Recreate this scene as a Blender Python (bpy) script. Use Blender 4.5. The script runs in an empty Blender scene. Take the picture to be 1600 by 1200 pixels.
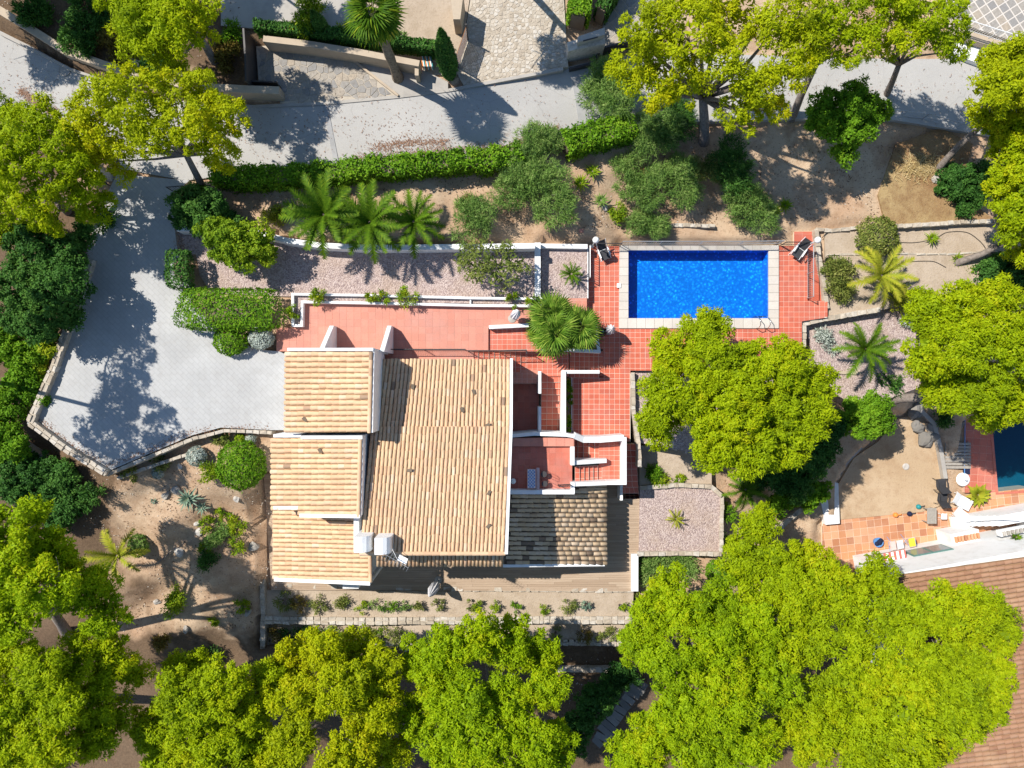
import bpy, math, random
import numpy as np
from mathutils import Vector, Matrix, Quaternion

# ------------------------------------------------------------------ camera, sky, sun, exposure
CAM_H = 41.0          # metres above the driveway
PPM = 27.0            # photo pixels per metre at driveway level
scene = bpy.context.scene
C = scene.collection

cam_d = bpy.data.cameras.new('camera')
cam = bpy.data.objects.new('camera', cam_d); C.objects.link(cam)
cam.location = (0, 0, CAM_H)
cam_d.sensor_width = 36.0
cam_d.lens = 18.0 / (800.0 / PPM / CAM_H)
cam_d.clip_end = 2000
scene.camera = cam

SUN_EL, SUN_AZ = math.radians(51.0), math.radians(-30.0)      # azimuth the shadows run to, in the ground plane
sun_dir = Vector((math.cos(SUN_AZ) * math.cos(SUN_EL), math.sin(SUN_AZ) * math.cos(SUN_EL), -math.sin(SUN_EL)))
world = bpy.data.worlds.new('World'); scene.world = world; world.use_nodes = True
wn = world.node_tree
sky_n = wn.nodes.new('ShaderNodeTexSky'); sky_n.sky_type = 'NISHITA'; sky_n.sun_disc = False
sky_n.sun_elevation = SUN_EL; sky_n.sun_rotation = math.radians(-60.0)
sky_n.air_density = 1.0; sky_n.dust_density = 0.1; sky_n.ozone_density = 3.0
bg = wn.nodes['Background']; bg.inputs['Strength'].default_value = 0.115
wn.links.new(sky_n.outputs[0], bg.inputs[0])
sl = bpy.data.lights.new('sun', 'SUN'); sl.energy = 4.9; sl.angle = math.radians(0.53); sl.color = (1.0, 0.955, 0.88)
so = bpy.data.objects.new('sun', sl); C.objects.link(so); so.location = (-30, 20, 60)
so.rotation_euler = sun_dir.to_track_quat('-Z', 'Y').to_euler()
scene.view_settings.view_transform = 'Standard'; scene.view_settings.look = 'None'
scene.view_settings.exposure = 0.40; scene.view_settings.gamma = 1.0
scene.render.engine = 'CYCLES'
scene.cycles.max_bounces = 6; scene.cycles.transparent_max_bounces = 8
scene.cycles.diffuse_bounces = 3; scene.cycles.glossy_bounces = 2; scene.cycles.transmission_bounces = 4
scene.cycles.caustics_reflective = False; scene.cycles.caustics_refractive = False

# ------------------------------------------------------------------ helpers
def P(px, py, z=0.0):
    s = (CAM_H - z) / (CAM_H * PPM)
    return ((px - 800.0) * s, (600.0 - py) * s, z)
def S(z=0.0):                      # metres per pixel at height z
    return (CAM_H - z) / (CAM_H * PPM)

def tag(o, label=None, cat=None, group=None, kind=None):
    if label: o['label'] = label
    if cat: o['category'] = cat
    if group: o['group'] = group
    if kind: o['kind'] = kind
    return o
def origin_of(parent):
    if parent is None: return Vector((0, 0, 0))
    v = Vector((0, 0, 0)); p = parent
    while p is not None:
        v += p.location; p = p.parent
    return v
def empty(name, loc, label=None, cat=None, group=None):
    o = bpy.data.objects.new(name, None); C.objects.link(o); o.location = loc
    o.empty_display_size = 0.2
    return tag(o, label, cat, group)
def mesh_obj(name, verts, faces, mat, parent=None, smooth=False, origin=None):
    """verts in world coordinates"""
    if parent is not None: L = origin_of(parent)
    elif origin is not None: L = Vector(origin)
    else: L = Vector((0, 0, 0))
    me = bpy.data.meshes.new(name)
    V = np.asarray(verts, dtype=np.float64) - np.array(L)
    me.from_pydata(V.tolist(), [], [tuple(f) for f in faces])
    if mat: me.materials.append(mat)
    if smooth: me.polygons.foreach_set('use_smooth', [True] * len(me.polygons))
    me.update()
    o = bpy.data.objects.new(name, me); C.objects.link(o)
    if parent is not None: o.parent = parent
    elif origin is not None: o.location = L
    return o
def tri_obj(name, V, tint, mat, parent=None, origin=None):
    """V: (n,3,3) world triangles, tint: (n,) -> one mesh"""
    L = origin_of(parent) if parent is not None else Vector(origin or (0, 0, 0))
    n = len(V)
    me = bpy.data.meshes.new(name)
    me.vertices.add(n * 3); me.loops.add(n * 3); me.polygons.add(n)
    me.vertices.foreach_set('co', (V - np.array(L)).astype(np.float32).ravel())
    me.loops.foreach_set('vertex_index', np.arange(n * 3, dtype=np.int32))
    me.polygons.foreach_set('loop_start', np.arange(0, n * 3, 3, dtype=np.int32))
    at = me.attributes.new('tint', 'FLOAT', 'POINT')
    at.data.foreach_set('value', np.repeat(tint, 3).astype(np.float32))
    me.materials.append(mat); me.update(); me.validate()
    o = bpy.data.objects.new(name, me); C.objects.link(o)
    if parent is not None: o.parent = parent
    else: o.location = L
    return o
class MB:
    def __init__(s): s.v = []; s.f = []; s.t = []
    def add(s, vs, fs, tint=0.5):
        b = len(s.v); s.v += [tuple(v) for v in vs]; s.f += [tuple(i + b for i in f) for f in fs]; s.t += [tint] * len(vs)
        return s
    def box(s, a, b, tint=0.5):
        x0, y0, z0 = a; x1, y1, z1 = b
        return s.add([(x0,y0,z0),(x1,y0,z0),(x1,y1,z0),(x0,y1,z0),(x0,y0,z1),(x1,y0,z1),(x1,y1,z1),(x0,y1,z1)],
            [(0,3,2,1),(4,5,6,7),(0,1,5,4),(1,2,6,5),(2,3,7,6),(3,0,4,7)], tint)
    def prism(s, poly, z0, z1, tint=0.5, top=None):
        """poly world xy (any winding); z1 may be a list"""
        n = len(poly); a = sum(poly[i][0]*poly[(i+1)%n][1]-poly[(i+1)%n][0]*poly[i][1] for i in range(n))
        idx = list(range(n)) if a > 0 else list(range(n))[::-1]
        zt = z1 if isinstance(z1, (list, tuple)) else [z1]*n
        zb = z0 if isinstance(z0, (list, tuple)) else [z0]*n
        top = top or poly
        vs = [(poly[i][0], poly[i][1], zb[i]) for i in idx] + [(top[i][0], top[i][1], zt[i]) for i in idx]
        fs = [tuple(range(n))[::-1], tuple(range(n, 2*n))] + [(i, (i+1)%n, n+(i+1)%n, n+i) for i in range(n)]
        return s.add(vs, fs, tint)
    def tube(s, pts, rads, seg=6, tint=0.5, cap=True):
        pts = [Vector(p) for p in pts]; n = len(pts); rings = []
        if not isinstance(rads, (list, tuple)): rads = [rads]*n
        vs = []; fs = []; ref = Vector((0.3, 0.9, 0.31)).normalized()
        for i, p in enumerate(pts):
            d = (pts[min(i+1, n-1)] - pts[max(i-1, 0)]).normalized()
            u = d.cross(ref)
            if u.length < 1e-3: u = d.cross(Vector((1, 0, 0)))
            u.normalize(); w = d.cross(u)
            for k in range(seg):
                a = 2*math.pi*k/seg; vs.append(p + (u*math.cos(a) + w*math.sin(a))*rads[i])
        for i in range(n-1):
            for k in range(seg):
                fs.append((i*seg+k, i*seg+(k+1)%seg, (i+1)*seg+(k+1)%seg, (i+1)*seg+k))
        if cap: fs += [tuple(range(seg))[::-1], tuple(range((n-1)*seg, n*seg))]
        return s.add(vs, fs, tint)
    def lathe(s, c, prof, seg=12, tint=0.5):
        vs = []; fs = []
        for r, z in prof:
            for k in range(seg):
                a = 2*math.pi*k/seg; vs.append((c[0]+r*math.cos(a), c[1]+r*math.sin(a), c[2]+z))
        for i in range(len(prof)-1):
            for k in range(seg): fs.append((i*seg+k, i*seg+(k+1)%seg, (i+1)*seg+(k+1)%seg, (i+1)*seg+k))
        fs += [tuple(range(seg))[::-1], tuple(range((len(prof)-1)*seg, len(prof)*seg))]
        return s.add(vs, fs, tint)
    def obox(s, c, u, v, w, tint=0.5):
        """oriented box: centre c, half-vectors u,v,w"""
        c, u, v, w = map(Vector, (c, u, v, w))
        vs = [c-u-v-w, c+u-v-w, c+u+v-w, c-u+v-w, c-u-v+w, c+u-v+w, c+u+v+w, c-u+v+w]
        return s.add(vs, [(0,3,2,1),(4,5,6,7),(0,1,5,4),(1,2,6,5),(2,3,7,6),(3,0,4,7)], tint)
    def build(s, name, mat, parent=None, smooth=False, origin=None):
        o = mesh_obj(name, s.v, s.f, mat, parent, smooth, origin)
        at = o.data.attributes.new('tint', 'FLOAT', 'POINT'); at.data.foreach_set('value', s.t)
        return o
def px_poly(pts, z): return [P(x, y, z)[:2] for x, y in pts]
def offset_path(pts, w, closed=False):
    pts = [Vector(p[:2]) for p in pts]; n = len(pts); L = []; R = []
    for i, p in enumerate(pts):
        if closed: a, b = pts[i-1], pts[(i+1) % n]
        else: a, b = pts[max(i-1, 0)], pts[min(i+1, n-1)]
        d0 = (p - a).normalized() if (p-a).length > 1e-6 else (b-p).normalized()
        d1 = (b - p).normalized() if (b-p).length > 1e-6 else d0
        n0 = Vector((-d0.y, d0.x)); n1 = Vector((-d1.y, d1.x)); m = (n0+n1)
        m = m.normalized() if m.length > 1e-3 else n0
        k = min(1.0/max(0.35, m.dot(n0)), 2.2)
        L.append(p + m*k*w/2); R.append(p - m*k*w/2)
    return L, R
def wall_mb(mb, path, w, zt, zb, tint=0.5):
    """path: world xy"""
    n = len(path)
    zt = zt if isinstance(zt, (list, tuple)) else [zt]*n
    zb = zb if isinstance(zb, (list, tuple)) else [zb]*n
    L, R = offset_path(path, w)
    vs = []; fs = []
    for i in range(n):
        vs += [(L[i].x, L[i].y, zb[i]), (R[i].x, R[i].y, zb[i]), (R[i].x, R[i].y, zt[i]), (L[i].x, L[i].y, zt[i])]
    for i in range(n-1):
        a, b = i*4, (i+1)*4
        for k in range(4): fs.append((a+k, b+k, b+(k+1)%4, a+(k+1)%4))
    fs += [(0, 1, 2, 3), (4*n-1, 4*n-2, 4*n-3, 4*n-4)]
    return mb.add(vs, fs, tint)
def px_wall(mb, pts, w, zt, zb, tint=0.5, zref=None):
    n = len(pts)
    z = zt if isinstance(zt, (list, tuple)) else [zt]*n
    path = [P(x, y, z[i] if zref is None else zref) for i, (x, y) in enumerate(pts)]
    return wall_mb(mb, path, w, zt, zb, tint)
def clip_poly(sub, x0, y0, x1, y1):
    def cut(poly, inside, inter):
        out = []
        for i in range(len(poly)):
            a, b = poly[i-1], poly[i]
            if inside(b):
                if not inside(a): out.append(inter(a, b))
                out.append(b)
            elif inside(a): out.append(inter(a, b))
        return out
    def ix(x): return lambda a, b: (x, a[1] + (b[1]-a[1])*(x-a[0])/(b[0]-a[0]))
    def iy(y): return lambda a, b: (a[0] + (b[0]-a[0])*(y-a[1])/(b[1]-a[1]), y)
    p = sub
    for ins, it in ((lambda q: q[0] >= x0, ix(x0)), (lambda q: q[0] <= x1, ix(x1)), (lambda q: q[1] >= y0, iy(y0)), (lambda q: q[1] <= y1, iy(y1))):
        if len(p) < 3: return []
        p = cut(p, ins, it)
    return p
def area(p): return 0.5*sum(p[i][0]*p[(i+1)%len(p)][1]-p[(i+1)%len(p)][0]*p[i][1] for i in range(len(p)))
def inside_poly(p, poly):
    x, y = p; c = False; j = len(poly)-1
    for i in range(len(poly)):
        if (poly[i][1] > y) != (poly[j][1] > y) and x < (poly[j][0]-poly[i][0])*(y-poly[i][1])/(poly[j][1]-poly[i][1])+poly[i][0]: c = not c
        j = i
    return c
ORD = ['first', 'second', 'third', 'fourth', 'fifth', 'sixth', 'seventh', 'eighth', 'ninth', 'tenth', 'eleventh', 'twelfth', 'thirteenth', 'fourteenth', 'fifteenth', 'sixteenth', 'seventeenth', 'eighteenth']

# ------------------------------------------------------------------ materials
class N:
    def __init__(s, name):
        s.m = bpy.data.materials.new(name); s.m.use_nodes = True; s.t = s.m.node_tree
        s.b = s.t.nodes['Principled BSDF']; s.out = s.t.nodes['Material Output']; s.tc = None
    def n(s, typ, **kw):
        d = s.t.nodes.new(typ)
        for k, v in kw.items():
            if k in d.inputs.keys(): d.inputs[k].default_value = v
            else: setattr(d, k, v)
        return d
    def l(s, a, b): s.t.links.new(a, b)
    def coord(s, scale=1.0, kind='geo', rot=0.0):
        if kind == 'geo': g = s.n('ShaderNodeNewGeometry').outputs['Position']
        else: g = s.n('ShaderNodeTexCoord').outputs['Object']
        mp = s.n('ShaderNodeMapping'); s.l(g, mp.inputs[0]); mp.inputs['Scale'].default_value = (scale,)*3 if not isinstance(scale, tuple) else scale
        mp.inputs['Rotation'].default_value = (0, 0, rot)
        return mp.outputs[0]
    def noise(s, scale, detail=4, rough=0.55, co=None):
        d = s.n('ShaderNodeTexNoise'); d.inputs['Scale'].default_value = scale; d.inputs['Detail'].default_value = detail; d.inputs['Roughness'].default_value = rough
        s.l(co or s.coord(), d.inputs['Vector']); return d.outputs[0]
    def ramp(s, fac, stops, interp='LINEAR'):
        r = s.n('ShaderNodeValToRGB'); r.color_ramp.interpolation = interp
        e = r.color_ramp.elements
        while len(e) < len(stops): e.new(0.5)
        for k, (p, c) in enumerate(stops): e[k].position = p; e[k].color = (*c, 1) if len(c) == 3 else c
        s.l(fac, r.inputs[0]); return r.outputs[0]
    def mix(s, fac, a, b, mode='MIX'):
        d = s.n('ShaderNodeMix', data_type='RGBA', blend_type=mode)
        for v, i in ((fac, 0), (a, 6), (b, 7)):
            if isinstance(v, (int, float)): d.inputs[i].default_value = v
            elif isinstance(v, tuple): d.inputs[i].default_value = (*v, 1) if len(v) == 3 else v
            else: s.l(v, d.inputs[i])
        return d.outputs[2]
    def math(s, op, a, b=0.0):
        d = s.n('ShaderNodeMath', operation=op)
        for v, i in ((a, 0), (b, 1)):
            if isinstance(v, (int, float)): d.inputs[i].default_value = v
            else: s.l(v, d.inputs[i])
        return d.outputs[0]
    def bump(s, h, strength=0.3, dist=0.02):
        d = s.n('ShaderNodeBump'); d.inputs['Strength'].default_value = strength; d.inputs['Distance'].default_value = dist
        s.l(h, d.inputs['Height']); s.l(d.outputs[0], s.b.inputs['Normal']); return d
    def fin(s, col, rough=0.8, spec=0.3, metal=0.0):
        if isinstance(col, tuple): s.b.inputs['Base Color'].default_value = (*col, 1)
        else: s.l(col, s.b.inputs['Base Color'])
        s.b.inputs['Roughness'].default_value = rough; s.b.inputs['Specular IOR Level'].default_value = spec
        s.b.inputs['Metallic'].default_value = metal
        return s.m
def tint_attr(n): return n.n('ShaderNodeAttribute', attribute_name='tint').outputs['Fac']
def objrand(n): return n.n('ShaderNodeObjectInfo').outputs['Random']

def m_plain(name, col, rough=0.6, spec=0.3, metal=0.0, var=0.12, vs=3.0):
    n = N(name); f = n.noise(vs, 5)
    c0 = tuple(v*(1-var) for v in col); c1 = tuple(min(1, v*(1+var)) for v in col)
    return n.fin(n.ramp(f, [(0.3, c0), (0.7, c1)]), rough, spec, metal)
def m_leaf(name, cols, transl=0.3, rough=0.55):
    n = N(name); t = tint_attr(n)
    k = len(cols)
    col = n.ramp(t, [(i/(k-1), c) for i, c in enumerate(cols)])
    n.fin(col, rough, 0.08)
    tr = n.n('ShaderNodeBsdfTranslucent'); n.l(col, tr.inputs[0])
    mx = n.n('ShaderNodeMixShader'); mx.inputs[0].default_value = transl
    n.l(n.b.outputs[0], mx.inputs[1]); n.l(tr.outputs[0], mx.inputs[2]); n.l(mx.outputs[0], n.out.inputs[0])
    return n.m
def m_dirt(name, base, dark, straw, litter=(0.13, 0.075, 0.04), floor=False):
    n = N(name)
    big = n.noise(0.22, 5, 0.6); mid = n.noise(1.3, 6, 0.65); fine = n.noise(9.0, 5, 0.7); peb = n.noise(30, 2)
    c = n.mix(n.ramp(big, [(0.38, (0,0,0)), (0.62, (1,1,1))]), base, straw)
    c = n.mix(n.ramp(mid, [(0.45, (0,0,0)), (0.72, (0.85,)*3)]), c, dark)
    c = n.mix(n.ramp(fine, [(0.56, (0,0,0)), (0.68, (0.7,)*3)]), c, litter)
    c = n.mix(n.ramp(peb, [(0.62, (0,0,0)), (0.70, (0.5,)*3)]), c, (0.6, 0.54, 0.45))
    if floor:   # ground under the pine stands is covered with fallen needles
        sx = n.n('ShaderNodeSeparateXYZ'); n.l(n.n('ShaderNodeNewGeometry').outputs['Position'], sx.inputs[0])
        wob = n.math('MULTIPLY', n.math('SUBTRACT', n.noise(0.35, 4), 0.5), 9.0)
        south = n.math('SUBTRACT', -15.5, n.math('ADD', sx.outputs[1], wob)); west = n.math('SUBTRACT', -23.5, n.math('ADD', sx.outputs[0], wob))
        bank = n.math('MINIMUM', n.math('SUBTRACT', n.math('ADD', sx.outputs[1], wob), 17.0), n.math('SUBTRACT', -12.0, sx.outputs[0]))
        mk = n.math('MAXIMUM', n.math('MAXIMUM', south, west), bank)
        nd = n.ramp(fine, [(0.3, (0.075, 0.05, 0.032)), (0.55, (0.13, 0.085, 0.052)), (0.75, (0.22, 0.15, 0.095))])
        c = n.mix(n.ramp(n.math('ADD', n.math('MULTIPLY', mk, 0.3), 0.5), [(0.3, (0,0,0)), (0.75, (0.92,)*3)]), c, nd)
    n.bump(n.math('ADD', fine, n.math('MULTIPLY', peb, 0.4)), 0.6, 0.06)
    return n.fin(c, 0.95, 0.1)
M = {}
M['ground'] = m_dirt('dry_soil', (0.46, 0.295, 0.185), (0.32, 0.195, 0.115), (0.54, 0.40, 0.27), floor=True)
M['sand'] = m_dirt('pale_sand', (0.46, 0.33, 0.205), (0.37, 0.24, 0.14), (0.52, 0.39, 0.26), (0.3, 0.2, 0.12))
M['brown_soil'] = m_dirt('brown_soil', (0.27, 0.155, 0.075), (0.2, 0.11, 0.05), (0.38, 0.27, 0.13))
M['pale_bed'] = m_dirt('pale_bed_soil', (0.43, 0.34, 0.25), (0.34, 0.26, 0.18), (0.47, 0.38, 0.29), (0.28, 0.2, 0.14))

def make_asphalt():
    n = N('sun_bleached_asphalt')
    big = n.noise(0.25, 5); fine = n.noise(25, 3, 0.8); mid = n.noise(2.2, 6, 0.7)
    c = n.mix(n.ramp(big, [(0.3, (0,0,0)), (0.7, (1,1,1))]), (0.40, 0.385, 0.36), (0.49, 0.47, 0.44))
    c = n.mix(n.ramp(fine, [(0.35, (0,0,0)), (0.7, (0.5,)*3)]), c, (0.24, 0.23, 0.22))
    vo = n.n('ShaderNodeTexVoronoi', feature='DISTANCE_TO_EDGE'); vo.inputs['Scale'].default_value = 0.28
    wob = n.n('ShaderNodeVectorMath', operation='ADD'); n.l(n.coord(), wob.inputs[0])
    nz = n.n('ShaderNodeTexNoise'); nz.inputs['Scale'].default_value = 0.9; n.l(n.coord(), nz.inputs['Vector'])
    n.l(nz.outputs['Color'], wob.inputs[1]); n.l(wob.outputs[0], vo.inputs['Vector'])
    c = n.mix(n.ramp(vo.outputs['Distance'], [(0.0, (0.3,)*3), (0.006, (0,0,0))]), c, (0.16, 0.15, 0.14))
    c = n.mix(n.ramp(mid, [(0.60, (0,0,0)), (0.72, (0.55,)*3)]), c, (0.30, 0.22, 0.16))
    n.bump(fine, 0.3, 0.01)
    return n.fin(c, 0.9, 0.15)
M['asphalt'] = make_asphalt()
def make_drive():
    n = N('stamped_concrete')
    big = n.noise(0.35, 6, 0.65); mid = n.noise(2.4, 6, 0.7)
    br = n.n('ShaderNodeTexBrick'); br.inputs['Scale'].default_value = 1.0
    br.inputs['Brick Width'].default_value = 0.46; br.inputs['Row Height'].default_value = 0.23; br.inputs['Mortar Size'].default_value = 0.016
    br.inputs['Color1'].default_value = (1, 1, 1, 1); br.inputs['Color2'].default_value = (0.86, 0.86, 0.86, 1); br.inputs['Mortar'].default_value = (0.5, 0.5, 0.5, 1)
    br.inputs['Mortar Smooth'].default_value = 0.4
    n.l(n.coord(rot=math.radians(45)), br.inputs['Vector'])
    c = n.mix(n.ramp(big, [(0.3, (0,0,0)), (0.7, (1,1,1))]), (0.37, 0.365, 0.355), (0.48, 0.475, 0.46))
    c = n.mix(n.ramp(mid, [(0.5, (0,0,0)), (0.75, (0.5,)*3)]), c, (0.36, 0.34, 0.315))
    st = n.noise(0.9, 7, 0.75); c = n.mix(n.ramp(st, [(0.55, (0,0,0)), (0.75, (0.45,)*3)]), c, (0.34, 0.33, 0.31)); c = n.mix(0.32, c, br.outputs['Color'], 'MULTIPLY')
    n.bump(br.outputs['Fac'], -0.2, 0.01)
    return n.fin(c, 0.75, 0.3)
M['drive'] = make_drive()
def make_gravel(name, a, b, c2):
    n = N(name)
    vo = n.n('ShaderNodeTexVoronoi'); vo.inputs['Scale'].default_value = 16; n.l(n.coord(), vo.inputs['Vector'])
    sep = n.n('ShaderNodeSeparateColor'); n.l(vo.outputs['Color'], sep.inputs[0])
    c = n.ramp(sep.outputs[0], [(0.0, a), (0.5, b), (1.0, c2)])
    big = n.noise(0.6, 6, 0.65)
    c = n.mix(n.ramp(big, [(0.45, (0,0,0)), (0.75, (0.6,)*3)]), c, (0.40, 0.29, 0.2))
    n.bump(n.math('MULTIPLY', vo.outputs['Distance'], -1.0), 0.7, 0.05)
    return n.fin(c, 0.9, 0.2)
M['gravel'] = make_gravel('pink_gravel', (0.27, 0.20, 0.19), (0.43, 0.33, 0.30), (0.56, 0.46, 0.42))
def make_tile(name, c0, c1, c2, rough=0.55):
    n = N(name)
    t = n.math('FRACT', n.math('ADD', tint_attr(n), objrand(n)))
    c = n.ramp(t, [(0.0, c0), (0.5, c1), (1.0, c2)])
    f = n.noise(1.1, 6, 0.65); f2 = n.noise(14, 4)
    c = n.mix(n.ramp(f, [(0.4, (0,0,0)), (0.75, (0.6,)*3)]), c, tuple(v*0.62+0.06 for v in c1))
    c = n.mix(n.ramp(n.noise(0.45, 6, 0.7), [(0.5, (0,0,0)), (0.72, (0.5,)*3)]), c, tuple(v*0.75+0.12 for v in c1))
    c = n.mix(n.ramp(f2, [(0.5, (0,0,0)), (0.8, (0.4,)*3)]), c, tuple(v*0.6 for v in c1))
    n.bump(f2, 0.15, 0.005)
    return n.fin(c, rough, 0.35)
M['tile'] = make_tile('terracotta_floor_tile', (0.50, 0.11, 0.06), (0.57, 0.132, 0.074), (0.62, 0.165, 0.095))
M['tile_worn'] = make_tile('worn_terracotta_tile', (0.555, 0.215, 0.15), (0.585, 0.235, 0.165), (0.62, 0.26, 0.185), 0.7)
M['tile_dark'] = make_tile('dark_terracotta_tile', (0.47, 0.125, 0.08), (0.53, 0.15, 0.095), (0.58, 0.18, 0.12))
M['tile_mixed'] = make_tile('mixed_terracotta_tile', (0.36, 0.15, 0.08), (0.60, 0.27, 0.12), (0.66, 0.36, 0.21))
M['grout'] = m_plain('pale_grout', (0.74, 0.62, 0.50), 0.9, 0.1, vs=2)
M['grout_worn'] = m_plain('worn_grout', (0.66, 0.43, 0.33), 0.9, 0.1, vs=2)
def make_roof(name, ramp):
    n = N(name)
    t = n.math('FRACT', n.math('ADD', tint_attr(n), objrand(n)))
    c = n.ramp(t, ramp)
    f = n.noise(5, 6, 0.7); g = n.noise(0.5, 4)
    c = n.mix(n.ramp(f, [(0.5, (0,0,0)), (0.8, (0.5,)*3)]), c, (0.36, 0.24, 0.15))
    c = n.mix(n.ramp(g, [(0.45, (0,0,0)), (0.72, (0.5,)*3)]), c, (0.47, 0.32, 0.20))
    n.bump(f, 0.2, 0.01)
    return n.fin(c, 0.85, 0.2)
M['roof'] = make_roof('clay_roof_tile', [(0.0, (0.30, 0.2, 0.13)), (0.006, (0.22, 0.16, 0.12)), (0.010, (0.60, 0.37, 0.22)), (0.35, (0.64, 0.43, 0.255)), (0.7, (0.66, 0.47, 0.29)), (0.9, (0.64, 0.40, 0.25)), (1.0, (0.68, 0.53, 0.38))])
M['roof_pale'] = make_roof('pale_roof_tile', [(0.0, (0.20, 0.15, 0.11)), (0.05, (0.24, 0.17, 0.12)), (0.07, (0.64, 0.46, 0.28)), (0.6, (0.69, 0.51, 0.33)), (1.0, (0.72, 0.56, 0.40))])
M['roof_brown'] = make_roof('brown_roof_tile', [(0.0, (0.25, 0.13, 0.08)), (0.4, (0.30, 0.165, 0.10)), (0.8, (0.34, 0.19, 0.12)), (1.0, (0.28, 0.165, 0.11))])
M['roof_dark'] = m_plain('dark_roof_channel', (0.13, 0.09, 0.06), 0.9, 0.1)
M['roof_under'] = m_plain('roof_underlay', (0.30, 0.18, 0.10), 0.9, 0.1)
def make_stucco(name='white_stucco', col=(0.80, 0.80, 0.79), dirt=(0.55, 0.53, 0.49)):
    n = N(name); f = n.noise(1.4, 6, 0.7); g = n.noise(18, 3)
    c = n.mix(n.ramp(f, [(0.48, (0,0,0)), (0.78, (0.65,)*3)]), col, dirt)
    n.bump(g, 0.15, 0.01)
    return n.fin(c, 0.85, 0.2)
M['white'] = make_stucco()
M['cream'] = make_stucco('cream_render', (0.47, 0.38, 0.28), (0.33, 0.26, 0.2))
M['grey_conc'] = make_stucco('weathered_concrete', (0.40, 0.37, 0.33), (0.25, 0.23, 0.21))
def make_stone(name, ramp):
    n = N(name); t = n.math('FRACT', n.math('ADD', tint_attr(n), objrand(n)))
    c = n.ramp(t, ramp); f = n.noise(6, 6, 0.7)
    c = n.mix(n.ramp(f, [(0.42, (0,0,0)), (0.72, (0.65,)*3)]), c, (0.2, 0.175, 0.145)); n.bump(f, 0.5, 0.03)
    return n.fin(c, 0.9, 0.15)
M['stone'] = make_stone('limestone', [(0.0, (0.40, 0.33, 0.25)), (0.5, (0.52, 0.45, 0.36)), (1.0, (0.58, 0.53, 0.46))])
M['flag'] = make_stone('flagstone', [(0.0, (0.27, 0.26, 0.25)), (0.5, (0.36, 0.33, 0.29)), (1.0, (0.42, 0.35, 0.27))])
M['rock'] = make_stone('grey_rock', [(0.0, (0.36, 0.33, 0.29)), (1.0, (0.56, 0.52, 0.47))])
M['rock_shaded'] = make_stone('shade_toned_stone', [(0.0, (0.16, 0.15, 0.135)), (1.0, (0.29, 0.27, 0.245))])  # darker copy of the rock colour, shade on boulders and steps painted in
M['mortar'] = m_plain('mortar', (0.46, 0.40, 0.32), 0.95, 0.1)
M['mortar_dark'] = m_plain('earth_joint', (0.22, 0.17, 0.12), 0.95, 0.1)
M['coping'] = make_tile('cream_coping', (0.56, 0.50, 0.43), (0.61, 0.55, 0.48), (0.66, 0.60, 0.53), 0.7)
M['iron'] = m_plain('dark_iron', (0.06, 0.055, 0.055), 0.5, 0.4, 0.3)
M['grey_metal'] = m_plain('grey_metal', (0.40, 0.41, 0.42), 0.4, 0.5, 0.5)
M['steel'] = m_plain('stainless_steel', (0.7, 0.7, 0.7), 0.15, 0.5, 1.0, var=0.02)
M['whitepaint'] = m_plain('white_paint', (0.78, 0.78, 0.77), 0.5, 0.4, var=0.04)
M['globe'] = m_plain('opal_globe', (0.82, 0.82, 0.80), 0.25, 0.5, var=0.02)
M['fabric_w'] = m_plain('pale_canvas', (0.66, 0.65, 0.66), 0.9, 0.1, var=0.08, vs=6)
M['fabric_d'] = m_plain('charcoal_mesh_fabric', (0.045, 0.045, 0.05), 0.8, 0.2)
M['black'] = m_plain('black_plastic', (0.02, 0.02, 0.022), 0.5, 0.4)
M['wood_grey'] = m_plain('weathered_wood', (0.33, 0.30, 0.26), 0.9, 0.1, vs=8)
M['wood'] = m_plain('brown_wood', (0.28, 0.13, 0.06), 0.8, 0.2, vs=8)
M['hose'] = m_plain('black_hose', (0.05, 0.045, 0.04), 0.6, 0.3)
M['blue'] = m_plain('blue_plastic', (0.10, 0.26, 0.55), 0.5, 0.4)
M['teal'] = m_plain('teal_plastic', (0.02, 0.24, 0.26), 0.5, 0.4)
M['red'] = m_plain('faded_red', (0.55, 0.14, 0.11), 0.7, 0.3)
M['orange'] = m_plain('orange_plastic', (0.75, 0.24, 0.05), 0.6, 0.3)
M['yellow'] = m_plain('yellow_cloth', (0.75, 0.58, 0.06), 0.9, 0.1)
M['navy'] = m_plain('navy_cloth', (0.02, 0.025, 0.055), 0.9, 0.1)
M['pinkc'] = m_plain('pale_pink_cloth', (0.70, 0.50, 0.46), 0.9, 0.1)
M['glass'] = m_plain('window_glass', (0.16, 0.22, 0.24), 0.05, 0.8, var=0.05)
M['greenframe'] = m_plain('green_frame', (0.10, 0.22, 0.19), 0.5, 0.3)
def make_bark(name, a, b):
    n = N(name); f = n.noise(7, 6, 0.7); n.bump(f, 0.8, 0.05)
    return n.fin(n.ramp(f, [(0.3, a), (0.7, b)]), 0.95, 0.1)
M['bark'] = make_bark('pine_bark', (0.13, 0.105, 0.09), (0.30, 0.255, 0.22))
M['palm_bark'] = make_bark('palm_bark', (0.10, 0.075, 0.055), (0.34, 0.27, 0.2))
def make_deckwood():
    n = N('terrace_boards'); t = n.math('FRACT', n.math('ADD', tint_attr(n), objrand(n)))
    c = n.ramp(t, [(0.0, (0.36, 0.26, 0.18)), (0.5, (0.42, 0.31, 0.22)), (1.0, (0.47, 0.36, 0.26))])
    f = n.noise(1.0, 5, 0.6, n.coord((1.0, 14.0, 1.0)))
    c = n.mix(n.ramp(f, [(0.4, (0,0,0)), (0.75, (0.6,)*3)]), c, (0.30, 0.215, 0.145)); n.bump(f, 0.2, 0.01)
    return n.fin(c, 0.8, 0.2)
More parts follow.
